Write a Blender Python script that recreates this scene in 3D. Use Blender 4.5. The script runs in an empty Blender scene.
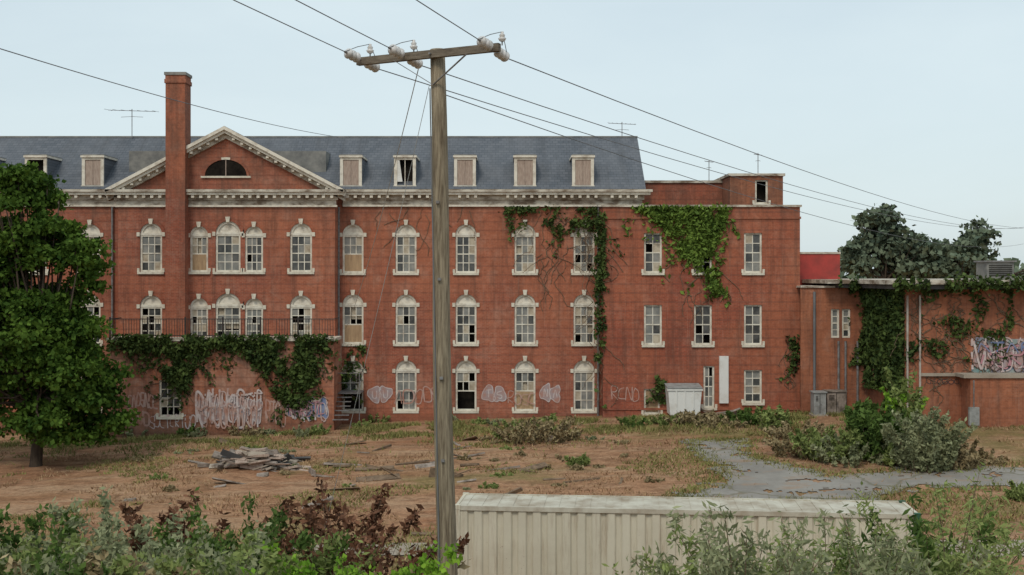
import bpy, math, random
import numpy as np
from mathutils import Vector, noise as mnoise
random.seed(7); rng=np.random.default_rng(7)
F=1200.0; CH=8.0; HZ=275.0
def PX(px,Y): return (px-512.0)*Y/F
def PZ(py,Y): return CH-(py-HZ)*Y/F
scene=bpy.context.scene
col=scene.collection

# ---------------------------------------------------------------- materials
def newmat(name,rough=0.9,spec=0.3):
    m=bpy.data.materials.new(name); m.use_nodes=True
    nt=m.node_tree; b=nt.nodes['Principled BSDF']
    b.inputs['Roughness'].default_value=rough
    b.inputs['Specular IOR Level'].default_value=spec
    return m,nt,b
def N(nt,t,**k):
    n=nt.nodes.new(t)
    for a,v in k.items(): setattr(n,a,v)
    return n
def ramp(nt,fac,stops):
    r=N(nt,'ShaderNodeValToRGB'); e=r.color_ramp.elements
    while len(e)<len(stops): e.new(0.5)
    for i,(p,c) in enumerate(stops):
        e[i].position=p; e[i].color=(c[0],c[1],c[2],1) if not isinstance(c,(int,float)) else (c,c,c,1)
    nt.links.new(fac,r.inputs[0]); return r.outputs[0]
def noise(nt,vec,scale,detail=5,rough=0.6,dist=0):
    n=N(nt,'ShaderNodeTexNoise'); n.inputs['Scale'].default_value=scale; n.inputs['Detail'].default_value=detail
    n.inputs['Roughness'].default_value=rough; n.inputs['Distortion'].default_value=dist
    nt.links.new(vec,n.inputs['Vector']); return n.outputs['Fac']
def mapping(nt,vec,scale):
    m=N(nt,'ShaderNodeMapping'); m.inputs['Scale'].default_value=scale; nt.links.new(vec,m.inputs['Vector']); return m.outputs[0]
def mix(nt,fac,a,b,mode='MIX'):
    m=N(nt,'ShaderNodeMix',data_type='RGBA',blend_type=mode)
    if isinstance(fac,(int,float)): m.inputs[0].default_value=fac
    else: nt.links.new(fac,m.inputs[0])
    for s,v in ((6,a),(7,b)):
        if isinstance(v,tuple): m.inputs[s].default_value=(v[0],v[1],v[2],1)
        else: nt.links.new(v,m.inputs[s])
    return m.outputs[2]
def objco(nt): return N(nt,'ShaderNodeTexCoord').outputs['Object']
def bump(nt,b,h,strength,dist=0.02):
    n=N(nt,'ShaderNodeBump'); n.inputs['Strength'].default_value=strength; n.inputs['Distance'].default_value=dist
    nt.links.new(h,n.inputs['Height']); nt.links.new(n.outputs[0],b.inputs['Normal'])

def brick_mat(name,c1,c2,mort,stain=0.5,white=0.35,wlo=0.56,rust=0.3,streak=0.6):
    m,nt,b=newmat(name,0.92,0.2)
    co=objco(nt); s=N(nt,'ShaderNodeSeparateXYZ'); nt.links.new(co,s.inputs[0])
    a=N(nt,'ShaderNodeMath',operation='ADD'); nt.links.new(s.outputs[0],a.inputs[0]); nt.links.new(s.outputs[1],a.inputs[1])
    c=N(nt,'ShaderNodeCombineXYZ'); nt.links.new(a.outputs[0],c.inputs[0]); nt.links.new(s.outputs[2],c.inputs[1])
    br=N(nt,'ShaderNodeTexBrick'); nt.links.new(c.outputs[0],br.inputs['Vector'])
    br.inputs['Scale'].default_value=1; br.inputs['Brick Width'].default_value=0.23; br.inputs['Row Height'].default_value=0.078
    br.inputs['Mortar Size'].default_value=0.007; br.inputs['Mortar Smooth'].default_value=0.2; br.inputs['Bias'].default_value=-0.1
    br.inputs['Color1'].default_value=(*c1,1); br.inputs['Color2'].default_value=(*c2,1); br.inputs['Mortar'].default_value=(*mort,1)
    v=c.outputs[0]
    n1=noise(nt,v,0.35,6,0.65); colr=mix(nt,ramp(nt,n1,[(0.38,0),(0.66,stain)]),br.outputs['Color'],(c1[0]*0.5,c1[1]*0.5,c1[2]*0.6))
    n5=noise(nt,v,0.16,4,0.6); colr=mix(nt,ramp(nt,n5,[(0.42,0),(0.6,0.5)]),colr,(0.46,0.165,0.085))
    n3=noise(nt,v,0.9,8,0.7,0.6); colr=mix(nt,ramp(nt,n3,[(wlo-0.06,0),(wlo+0.2,white)]),colr,(0.50,0.34,0.26))
    vs=mapping(nt,v,(2.2,0.16,1)); n2=noise(nt,vs,1.0,6,0.7)
    colr=mix(nt,ramp(nt,n2,[(0.47,0),(0.70,streak)]),colr,(0.11,0.058,0.042))
    vs=mapping(nt,v,(5.0,0.3,1)); n2=noise(nt,vs,1.0,6,0.7)
    colr=mix(nt,ramp(nt,n2,[(0.55,0),(0.8,0.35)]),colr,(0.5,0.33,0.25))
    md=N(nt,'ShaderNodeMath',operation='FRACT'); dv=N(nt,'ShaderNodeMath',operation='MULTIPLY'); dv.inputs[1].default_value=1/0.468
    nt.links.new(s.outputs[2],dv.inputs[0]); nt.links.new(dv.outputs[0],md.inputs[0])
    colr=mix(nt,ramp(nt,md.outputs[0],[(0.0,rust),(0.16,rust),(0.2,0)]),colr,(0.14,0.06,0.045))
    # soot below the cornice, damp near the ground
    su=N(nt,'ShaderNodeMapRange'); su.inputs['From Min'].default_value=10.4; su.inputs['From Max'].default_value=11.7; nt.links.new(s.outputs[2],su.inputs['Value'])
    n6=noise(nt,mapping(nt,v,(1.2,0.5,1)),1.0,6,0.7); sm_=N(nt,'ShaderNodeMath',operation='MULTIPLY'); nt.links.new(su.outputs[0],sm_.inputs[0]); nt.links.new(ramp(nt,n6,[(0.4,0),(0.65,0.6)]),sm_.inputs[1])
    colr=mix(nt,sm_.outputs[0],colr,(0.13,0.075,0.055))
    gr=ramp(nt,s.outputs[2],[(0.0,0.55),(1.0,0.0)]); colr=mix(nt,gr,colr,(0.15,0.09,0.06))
    n4=noise(nt,v,5,5,0.75); colr=mix(nt,0.6,colr,ramp(nt,n4,[(0.3,0.5),(0.7,1.15)]),'MULTIPLY')
    nt.links.new(colr,b.inputs['Base Color']); bump(nt,b,br.outputs['Fac'],-0.3,0.01)
    return m
M={}
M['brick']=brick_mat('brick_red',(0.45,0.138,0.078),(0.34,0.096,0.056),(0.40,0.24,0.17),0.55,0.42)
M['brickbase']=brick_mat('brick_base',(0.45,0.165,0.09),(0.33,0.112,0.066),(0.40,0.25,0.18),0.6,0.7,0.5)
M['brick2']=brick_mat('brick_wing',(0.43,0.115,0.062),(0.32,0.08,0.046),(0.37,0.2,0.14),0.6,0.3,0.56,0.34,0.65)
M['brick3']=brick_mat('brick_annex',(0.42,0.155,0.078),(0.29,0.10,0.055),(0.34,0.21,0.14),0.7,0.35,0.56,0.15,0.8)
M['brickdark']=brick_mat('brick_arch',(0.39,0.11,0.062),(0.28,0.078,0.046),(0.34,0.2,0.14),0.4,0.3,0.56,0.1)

def simple(name,c1,c2,scale=3,rough=0.85,spec=0.3,lo=0.4,hi=0.65,detail=6,streak=None,bmp=0):
    m,nt,b=newmat(name,rough,spec); co=objco(nt)
    v=mapping(nt,co,streak) if streak else co
    n=noise(nt,v,scale,detail,0.65)
    nt.links.new(mix(nt,ramp(nt,n,[(lo,0),(hi,1)]),c1,c2),b.inputs['Base Color'])
    if bmp: bump(nt,b,n,bmp,0.03)
    return m
M['white']=simple('weathered_white_paint',(0.72,0.67,0.57),(0.36,0.30,0.23),2.2,0.85,0.2,0.47,0.74,8)
M['sash']=simple('dirty_sash_paint',(0.72,0.68,0.58),(0.36,0.30,0.23),2.5,0.85,0.2,0.45,0.74,8)
M['cornice']=simple('weathered_cornice',(0.60,0.55,0.46),(0.19,0.14,0.10),1.2,0.9,0.2,0.42,0.62,8,(1,1,2.0))
M['stone']=simple('limestone',(0.68,0.63,0.52),(0.38,0.33,0.26),4,0.9,0.2,0.42,0.8)
M['glass1']=simple('dark_glass',(0.04,0.044,0.045),(0.11,0.11,0.105),1.5,0.2,0.5)
M['glass2']=simple('dusty_glass',(0.17,0.175,0.165),(0.30,0.29,0.26),1.5,0.45,0.35)
M['void']=simple('dark_interior',(0.012,0.010,0.009),(0.03,0.025,0.02),2,1,0)
M['curtain']=simple('faded_blind',(0.50,0.44,0.34),(0.32,0.26,0.19),3,0.95,0.1)
M['ply']=simple('plywood_board',(0.46,0.32,0.19),(0.30,0.20,0.12),2,0.9,0.2,0.35,0.7,6,(6,1,1))
M['dormerboard']=simple('weathered_board',(0.42,0.33,0.27),(0.28,0.205,0.165),3,0.9,0.2,0.4,0.7,6,(5,1,1))
M['black']=simple('black_iron',(0.02,0.02,0.022),(0.06,0.04,0.03),4,0.6,0.4)
M['grayroof']=simple('lead_flashing',(0.26,0.25,0.225),(0.13,0.13,0.125),1.3,0.8,0.3)
M['redpanel']=simple('red_siding',(0.42,0.06,0.05),(0.26,0.05,0.042),1.2,0.7,0.3)
M['roofdark']=simple('tar_roof',(0.07,0.07,0.07),(0.12,0.115,0.11),1,0.95,0.1)
M['pole']=simple('weathered_pole_wood',(0.34,0.285,0.20),(0.12,0.092,0.062),3.5,0.95,0.15,0.36,0.66,8,(7,7,0.5),0.5)
M['armwood']=simple('crossarm_wood',(0.23,0.195,0.15),(0.11,0.09,0.07),4,0.95,0.15,0.35,0.65,8,(1,1,6))
M['porcelain']=simple('white_porcelain',(0.72,0.70,0.68),(0.5,0.48,0.45),6,0.25,0.5)
M['galv']=simple('galvanised_steel',(0.22,0.22,0.22),(0.12,0.10,0.09),5,0.5,0.5)
M['wire']=simple('cable',(0.13,0.135,0.14),(0.18,0.18,0.185),1,0.7,0.3)
M['wirelight']=simple('light_cable',(0.46,0.46,0.44),(0.34,0.34,0.32),1,0.7,0.3)
M['graffw']=simple('white_spray_paint',(0.56,0.50,0.49),(0.42,0.24,0.19),2.5,0.85,0.15,0.42,0.70,8)
M['graffdim']=simple('faded_white_spray_paint',(0.46,0.33,0.29),(0.40,0.19,0.135),2.5,0.85,0.15,0.40,0.66,8)
M['graffb']=simple('blue_spray_paint',(0.14,0.19,0.34),(0.24,0.27,0.38),3,0.8,0.2)
M['graffk']=simple('black_spray_paint',(0.04,0.04,0.045),(0.10,0.06,0.06),3,0.8,0.2)
M['graffp']=simple('pink_spray_paint',(0.46,0.22,0.25),(0.42,0.26,0.27),3,0.8,0.2)
M['graffg']=simple('grey_spray_paint',(0.36,0.31,0.32),(0.40,0.20,0.15),2.5,0.85,0.15,0.40,0.68,8)
M['conc']=simple('concrete',(0.40,0.35,0.285),(0.26,0.21,0.165),1.0,0.95,0.2,0.3,0.7,8)
M['metalgray']=simple('grey_cabinet_paint',(0.32,0.33,0.32),(0.2,0.2,0.19),3,0.6,0.4)
M['whitepanel']=simple('white_enamel',(0.72,0.71,0.67),(0.46,0.42,0.35),1.6,0.6,0.4,0.5,0.85,8)
M['pipe']=simple('pipe_paint',(0.46,0.42,0.37),(0.26,0.2,0.16),1.6,0.7,0.3,0.4,0.7,8)
M['lumber']=simple('grey_lumber',(0.33,0.275,0.235),(0.12,0.10,0.08),3,0.95,0.1)
M['bark']=simple('bark',(0.10,0.075,0.055),(0.045,0.035,0.028),4,0.95,0.1,0.35,0.65,8,(3,3,0.6),0.6)
M['twig']=simple('dry_twig',(0.22,0.155,0.105),(0.11,0.08,0.055),4,0.95,0.1)
M['greenpaint']=simple('dark_green_paint',(0.03,0.10,0.055),(0.04,0.07,0.04),3,0.7,0.3)

# slate
m,nt,b=newmat('slate_roof',0.75,0.3); co=objco(nt); s=N(nt,'ShaderNodeSeparateXYZ'); nt.links.new(co,s.inputs[0])
c=N(nt,'ShaderNodeCombineXYZ'); nt.links.new(s.outputs[0],c.inputs[0]); nt.links.new(s.outputs[2],c.inputs[1])
br=N(nt,'ShaderNodeTexBrick'); nt.links.new(c.outputs[0],br.inputs['Vector']); br.inputs['Scale'].default_value=1
br.inputs['Brick Width'].default_value=0.3; br.inputs['Row Height'].default_value=0.15; br.inputs['Mortar Size'].default_value=0.01
br.inputs['Color1'].default_value=(0.088,0.10,0.118,1); br.inputs['Color2'].default_value=(0.125,0.136,0.155,1); br.inputs['Mortar'].default_value=(0.05,0.058,0.068,1)
n1=noise(nt,c.outputs[0],0.5,7,0.65); cc=mix(nt,ramp(nt,n1,[(0.4,0),(0.75,0.55)]),br.outputs['Color'],(0.165,0.172,0.185))
n2=noise(nt,mapping(nt,c.outputs[0],(1.6,0.25,1)),1.2,6,0.7); cc=mix(nt,ramp(nt,n2,[(0.50,0),(0.75,0.6)]),cc,(0.06,0.062,0.066))
nt.links.new(cc,b.inputs['Base Color']); bump(nt,b,br.outputs['Fac'],-0.4,0.02); M['slate']=m

# asphalt
m,nt,b=newmat('old_asphalt',0.95,0.2); co=objco(nt)
n1=noise(nt,co,0.5,9,0.7); cc=mix(nt,ramp(nt,n1,[(0.35,0),(0.65,1)]),(0.30,0.28,0.25),(0.20,0.185,0.165))
wv=N(nt,'ShaderNodeTexNoise'); wv.inputs['Scale'].default_value=1.2; wv.inputs['Detail'].default_value=6; nt.links.new(co,wv.inputs['Vector'])
vo=N(nt,'ShaderNodeTexVoronoi',feature='DISTANCE_TO_EDGE'); vo.inputs['Scale'].default_value=0.25; nt.links.new(mix(nt,0.8,co,wv.outputs['Color'],'ADD'),vo.inputs['Vector'])
cc=mix(nt,ramp(nt,vo.outputs['Distance'],[(0.006,0.6),(0.02,0)]),cc,(0.12,0.11,0.06))
n2=noise(nt,mapping(nt,co,(0.6,1.3,1)),0.9,7,0.7); cc=mix(nt,ramp(nt,n2,[(0.54,0),(0.66,0.7)]),cc,(0.30,0.20,0.13))
nt.links.new(cc,b.inputs['Base Color']); bump(nt,b,n1,0.3,0.04); M['asphalt']=m

# container paint
m,nt,b=newmat('cream_container_paint',0.6,0.35); co=objco(nt)
n1=noise(nt,co,0.8,7,0.65); cc=mix(nt,ramp(nt,n1,[(0.35,0),(0.75,1)]),(0.62,0.58,0.46),(0.50,0.455,0.35))
n2=noise(nt,mapping(nt,co,(3,3,0.25)),2.0,7,0.75); cc=mix(nt,ramp(nt,n2,[(0.53,0),(0.72,0.65)]),cc,(0.29,0.20,0.12))
n3=noise(nt,co,5,6,0.7); cc=mix(nt,ramp(nt,n3,[(0.66,0),(0.72,0.8)]),cc,(0.16,0.07,0.04))
nt.links.new(cc,b.inputs['Base Color']); M['container']=m
M['containerroof']=simple('container_roof_paint',(0.54,0.51,0.42),(0.30,0.24,0.17),1.2,0.7,0.3,0.40,0.70,8)

# mural
m,nt,b=newmat('mural_spray_paint',0.8,0.2); co=objco(nt)
nn=N(nt,'ShaderNodeTexNoise'); nn.inputs['Scale'].default_value=1.2; nt.links.new(co,nn.inputs['Vector'])
va=mix(nt,0.6,co,nn.outputs['Color'],'ADD')
vo=N(nt,'ShaderNodeTexVoronoi'); vo.inputs['Scale'].default_value=1.3; nt.links.new(va,vo.inputs['Vector'])
hs=N(nt,'ShaderNodeSeparateColor'); nt.links.new(vo.outputs['Color'],hs.inputs[0])
cc=ramp(nt,hs.outputs[0],[(0.0,(0.42,0.42,0.44)),(0.25,(0.17,0.25,0.34)),(0.42,(0.40,0.24,0.28)),(0.6,(0.46,0.43,0.42)),(0.8,(0.14,0.26,0.25)),(0.95,(0.28,0.18,0.28))])
nx_=noise(nt,co,2.2,6,0.7); cc=mix(nt,ramp(nt,nx_,[(0.45,0),(0.7,0.7)]),cc,(0.36,0.27,0.25))
nt.links.new(cc,b.inputs['Base Color']); M['mural']=m

def leafmat(name,dark,light,scale=0.6,trans=0.0):
    m=bpy.data.materials.new(name); m.use_nodes=True; nt=m.node_tree; b=nt.nodes['Principled BSDF']; out=nt.nodes['Material Output']
    b.inputs['Roughness'].default_value=0.75; b.inputs['Specular IOR Level'].default_value=0.1
    co=objco(nt); n=noise(nt,co,scale,3,0.6); g=N(nt,'ShaderNodeNewGeometry')
    f=N(nt,'ShaderNodeMath',operation='MULTIPLY_ADD'); nt.links.new(g.outputs['Random Per Island'],f.inputs[0]); f.inputs[1].default_value=0.5; 
    f2=N(nt,'ShaderNodeMath',operation='MULTIPLY_ADD'); nt.links.new(n,f2.inputs[0]); f2.inputs[1].default_value=1.6; f2.inputs[2].default_value=-0.55
    nt.links.new(f2.outputs[0],f.inputs[2])
    c=ramp(nt,f.outputs[0],[(0.1,dark),(0.9,light)])
    nt.links.new(c,b.inputs['Base Color'])
    if trans>0:
        t=N(nt,'ShaderNodeBsdfTranslucent'); nt.links.new(c,t.inputs['Color'])
        mx=N(nt,'ShaderNodeMixShader'); mx.inputs[0].default_value=trans
        nt.links.new(b.outputs[0],mx.inputs[1]); nt.links.new(t.outputs[0],mx.inputs[2]); nt.links.new(mx.outputs[0],out.inputs['Surface'])
    return m
M['leaf']=leafmat('maple_leaves',(0.022,0.055,0.009),(0.115,0.195,0.03),0.8,0.25)
M['leaffar']=leafmat('distant_leaves',(0.07,0.10,0.07),(0.17,0.205,0.13),0.4)
M['ivy']=leafmat('ivy_leaves',(0.025,0.045,0.015),(0.095,0.135,0.035),1.2)
M['ivylight']=leafmat('bright_ivy',(0.06,0.105,0.02),(0.18,0.27,0.05),1.0)
M['weed']=leafmat('weed_leaves',(0.12,0.16,0.045),(0.34,0.40,0.14),0.8,0.3)
M['sage']=leafmat('sage_leaves',(0.16,0.18,0.09),(0.40,0.42,0.24),1.0,0.3)
M['brightgreen']=leafmat('bright_shrub_leaves',(0.10,0.22,0.02),(0.28,0.46,0.05),1.2,0.3)
M['darkshrub']=leafmat('dark_shrub_leaves',(0.045,0.085,0.02),(0.15,0.23,0.055),0.9,0.3)
M['rust']=leafmat('rusty_leaves',(0.07,0.033,0.02),(0.22,0.105,0.06),1.2)
M['drybrush']=leafmat('dry_brush',(0.16,0.125,0.06),(0.38,0.30,0.17),1.0)
M['straw']=leafmat('straw_grass',(0.22,0.13,0.07),(0.46,0.31,0.18),0.4)
M['greengrass']=leafmat('green_grass',(0.11,0.115,0.035),(0.30,0.28,0.10),0.5)

# ground
m,nt,b=newmat('dry_ground',1.0,0.1); co=objco(nt)
n1=noise(nt,co,0.14,8,0.62,0.4); n2=noise(nt,mapping(nt,co,(0.8,1.8,1)),1.0,9,0.78); n3=noise(nt,co,0.10,6,0.62); n4=noise(nt,co,6,6,0.85); n5=noise(nt,mapping(nt,co,(0.35,1.6,1)),0.5,8,0.7)
cc=ramp(nt,n1,[(0.36,(0.34,0.165,0.088)),(0.5,(0.45,0.255,0.148)),(0.62,(0.35,0.19,0.10))])
cc=mix(nt,ramp(nt,n5,[(0.46,0),(0.62,0.6)]),cc,(0.54,0.375,0.24))
cc=mix(nt,ramp(nt,n2,[(0.47,0),(0.62,0.75)]),cc,(0.19,0.10,0.057))
cc=mix(nt,ramp(nt,n3,[(0.53,0),(0.60,0.6)]),cc,(0.20,0.185,0.065))
cc=mix(nt,0.8,cc,ramp(nt,n4,[(0.3,0.4),(0.7,1.35)]),'MULTIPLY')
nt.links.new(cc,b.inputs['Base Color']); bump(nt,b,n2,1.0,0.15); M['ground']=m

# ---------------------------------------------------------------- mesh builder
class MB:
    def __init__(s): s.v=[]; s.f=[]; s.m=[]; s.mats=[]
    def mi(s,k):
        if k not in s.mats: s.mats.append(k)
        return s.mats.index(k)
    def poly(s,pts,k):
        i=len(s.v); s.v+= [tuple(p) for p in pts]; s.f.append(tuple(range(i,i+len(pts)))); s.m.append(s.mi(k))
    def box(s,x0,x1,y0,y1,z0,z1,k):
        i=len(s.v)
        s.v+=[(x0,y0,z0),(x1,y0,z0),(x1,y1,z0),(x0,y1,z0),(x0,y0,z1),(x1,y0,z1),(x1,y1,z1),(x0,y1,z1)]
        q=s.mi(k)
        for f in ((0,1,5,4),(1,2,6,5),(2,3,7,6),(3,0,4,7),(4,5,6,7),(3,2,1,0)):
            s.f.append(tuple(i+a for a in f)); s.m.append(q)
    def hexa(s,b4,t4,k):
        i=len(s.v); s.v+=[tuple(p) for p in b4]+[tuple(p) for p in t4]; q=s.mi(k)
        for f in ((0,1,5,4),(1,2,6,5),(2,3,7,6),(3,0,4,7),(4,5,6,7),(3,2,1,0)):
            s.f.append(tuple(i+a for a in f)); s.m.append(q)
    def beam(s,a,b,w,h,k,up=(0,0,1)):
        a=Vector(a); b=Vector(b); d=(b-a).normalized(); u=Vector(up)
        if abs(d.dot(u))>0.98: u=Vector((0,1,0))
        x=d.cross(u).normalized()*w/2; y=x.cross(d).normalized()*h/2
        s.hexa([a-x-y,a+x-y,a+x+y,a-x+y],[b-x-y,b+x-y,b+x+y,b-x+y],k)
    def tube(s,pts,rad,k,n=8):
        pts=[Vector(p) for p in pts]; q=s.mi(k); base=len(s.v)
        for i,p in enumerate(pts):
            d=(pts[min(i+1,len(pts)-1)]-pts[max(i-1,0)]).normalized()
            u=Vector((0,0,1)) if abs(d.z)<0.9 else Vector((1,0,0))
            x=d.cross(u).normalized(); y=x.cross(d).normalized(); r=rad[i] if isinstance(rad,(list,tuple)) else rad
            for j in range(n):
                a=2*math.pi*j/n; s.v.append(tuple(p+x*math.cos(a)*r+y*math.sin(a)*r))
        for i in range(len(pts)-1):
            for j in range(n):
                s.f.append((base+i*n+j,base+i*n+(j+1)%n,base+(i+1)*n+(j+1)%n,base+(i+1)*n+j)); s.m.append(q)
        s.f.append(tuple(base+j for j in range(n))); s.m.append(q)
        e=base+(len(pts)-1)*n; s.f.append(tuple(e+j for j in range(n))); s.m.append(q)
    def obj(s,name,parent=None,smooth=False):
        me=bpy.data.meshes.new(name); me.from_pydata(s.v,[],s.f)
        for k in s.mats: me.materials.append(M[k])
        me.polygons.foreach_set('material_index',s.m)
        if smooth: me.polygons.foreach_set('use_smooth',[True]*len(s.f))
        me.update(); o=bpy.data.objects.new(name,me); col.objects.link(o)
        if parent: o.parent=parent
        return o
def empty(name):
    o=bpy.data.objects.new(name,None); col.objects.link(o); return o

def leaves(name,C,size,mat,parent=None,elong=1.7,up=0.0):
    C=np.asarray(C,float); n=len(C)
    a=rng.normal(size=(n,3)); a[:,2]+=up; a/=np.linalg.norm(a,axis=1)[:,None]
    t=rng.normal(size=(n,3)); b=np.cross(a,t); b/=np.linalg.norm(b,axis=1)[:,None]
    sz=(size*rng.uniform(0.6,1.35,n))[:,None]
    L=a*sz*elong*0.5; W=b*sz*0.5
    V=np.empty((n,4,3)); V[:,0]=C-L; V[:,1]=C+W-L*0.1; V[:,2]=C+L; V[:,3]=C-W-L*0.1
    me=bpy.data.meshes.new(name); me.vertices.add(n*4); me.loops.add(n*4); me.polygons.add(n)
    me.vertices.foreach_set('co',V.ravel()); me.loops.foreach_set('vertex_index',np.arange(n*4,dtype=np.int32))
    me.polygons.foreach_set('loop_start',np.arange(0,n*4,4,dtype=np.int32)); me.polygons.foreach_set('loop_total',np.full(n,4,dtype=np.int32))
    me.materials.append(M[mat]); me.update(calc_edges=True); me.validate()
    o=bpy.data.objects.new(name,me); col.objects.link(o)
    if parent: o.parent=parent
    return o

# ---------------------------------------------------------------- terrain
def sm(t): t=max(0,min(1,t)); return t*t*(3-2*t)
def gz(x,y):
    z=0.030*(max(-45,min(x,25))+15)*sm((y-25)/30)
    z+= -0.95*(1-sm((y-28)/30))
    z+= 0.10*mnoise.noise(Vector((x*0.12,y*0.12,0)))+0.05*mnoise.noise(Vector((x*0.3,y*0.3,5)))
    if y<24: z+=max(0,min(7.1,0.35*(24-y)))
    return z
def ground_at(px,py):
    Y=50.0
    for _ in range(30):
        X=PX(px,Y); z=gz(X,Y); Y=0.5*Y+0.5*F*(CH-z)/(py-HZ)
    return PX(px,Y),Y
def axis(lo,hi,step,far):
    a=list(np.arange(lo,hi+1e-6,step)); s=step; x=hi
    while x<far: s*=1.35; x+=s; a.append(x)
    s=step; x=lo
    while x>-far: s*=1.35; x-=s; a.insert(0,x)
    return a
xs=axis(-40,40,0.5,2500); ys=axis(-5,75,0.5,2500)
V=[(x,y,gz(x,y)) for y in ys for x in xs]; nx=len(xs)
Fc=[(j*nx+i,j*nx+i+1,(j+1)*nx+i+1,(j+1)*nx+i) for j in range(len(ys)-1) for i in range(nx-1)]
me=bpy.data.meshes.new('ground'); me.from_pydata(V,[],Fc); me.materials.append(M['ground']); me.polygons.foreach_set('use_smooth',[True]*len(Fc))
g=bpy.data.objects.new('ground',me); col.objects.link(g)

def inpoly(x,y,P):
    c=False; j=len(P)-1
    for i in range(len(P)):
        xi,yi=P[i]; xj,yj=P[j]
        if (yi>y)!=(yj>y) and x<(xj-xi)*(y-yi)/(yj-yi)+xi: c=not c
        j=i
    return c
def sheet(name,P,mat,off,step=0.14,rag=0.5,hole=9):
    x0=min(p[0] for p in P)-1; x1=max(p[0] for p in P)+1; y0=min(p[1] for p in P)-1; y1=max(p[1] for p in P)+1
    vid={}; verts=[]; faces=[]
    def vi(i,j):
        if (i,j) not in vid:
            x=x0+i*step; y=y0+j*step; vid[(i,j)]=len(verts); verts.append((x,y,gz(x,y)+off))
        return vid[(i,j)]
    for i in range(int((x1-x0)/step)):
        for j in range(int((y1-y0)/step)):
            x=x0+(i+.5)*step; y=y0+(j+.5)*step
            dx=rag*mnoise.noise(Vector((x*0.7,y*0.7,1)))*2+rag*0.9*mnoise.noise(Vector((x*2.5,y*2.5,3))); dy=rag*mnoise.noise(Vector((x*0.7,y*0.7,9)))*2+rag*0.9*mnoise.noise(Vector((x*2.5,y*2.5,7)))
            if inpoly(x+dx,y+dy,P) and mnoise.noise(Vector((x*0.9,y*1.2,33)))+0.5*mnoise.noise(Vector((x*4,y*4,53)))<hole: faces.append((vi(i,j),vi(i+1,j),vi(i+1,j+1),vi(i,j+1)))
    me=bpy.data.meshes.new(name); me.from_pydata(verts,[],faces); me.materials.append(M[mat]); me.polygons.foreach_set('use_smooth',[True]*len(faces))
    o=bpy.data.objects.new(name,me); col.objects.link(o); return o
pp=[(690,441),(738,440),(748,455),(772,463),(832,476),(900,471),(1024,466),(1150,462),(1180,482),(1024,487),(900,492),(860,503),(720,502),(672,500),(706,486),(728,472),(700,456)]
PP=[ground_at(*p) for p in pp]
sheet('asphalt_path',PP,'asphalt',0.03,0.11,0.55,0.5)
pl=[(300,547),(450,543),(700,541),(1200,543),(1200,556),(700,555),(450,556),(300,557)]
sheet('concrete_lane',[ground_at(*p) for p in pl],'conc',0.045,0.2,0.2)

# ---------------------------------------------------------------- walls with openings
def arcpts(cx,zc,r,n=10,a0=math.pi,a1=0): return [(cx+r*math.cos(a0+(a1-a0)*i/n), zc+r*math.sin(a0+(a1-a0)*i/n)) for i in range(n+1)]
def wall(mb,x0,x1,z0,z1,y,holes,k,rev=0.24):
    X=sorted({x0,x1}|{h[0] for h in holes}|{h[1] for h in holes}); Z=sorted({z0,z1}|{h[2] for h in holes}|{h[3] for h in holes})
    for i in range(len(X)-1):
        for j in range(len(Z)-1):
            cx=(X[i]+X[i+1])/2; cz=(Z[j]+Z[j+1])/2
            if any(h[0]<cx<h[1] and h[2]<cz<h[3] for h in holes): continue
            mb.poly([(X[i],y,Z[j]),(X[i+1],y,Z[j]),(X[i+1],y,Z[j+1]),(X[i],y,Z[j+1])],k)
    for (a,b,c,d,arch) in holes:
        r=(b-a)/2 if arch else 0; zt=d-r
        mb.poly([(a,y,c),(a,y,zt),(a,y+rev,zt),(a,y+rev,c)],k); mb.poly([(b,y,c),(b,y,zt),(b,y+rev,zt),(b,y+rev,c)],k)
        mb.poly([(a,y,c),(b,y,c),(b,y+rev,c),(a,y+rev,c)],k)
        if arch:
            P=arcpts((a+b)/2,zt,r,12)
            for i in range(12):
                p,q=P[i],P[i+1]; cor=(a,d) if i<6 else (b,d)
                mb.poly([(p[0],y,p[1]),(cor[0],y,cor[1]),(q[0],y,q[1])],k)
                mb.poly([(p[0],y,p[1]),(q[0],y,q[1]),(q[0],y+rev,q[1]),(p[0],y+rev,p[1])],k)
        else: mb.poly([(a,y,d),(b,y,d),(b,y+rev,d),(a,y+rev,d)],k)
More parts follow.
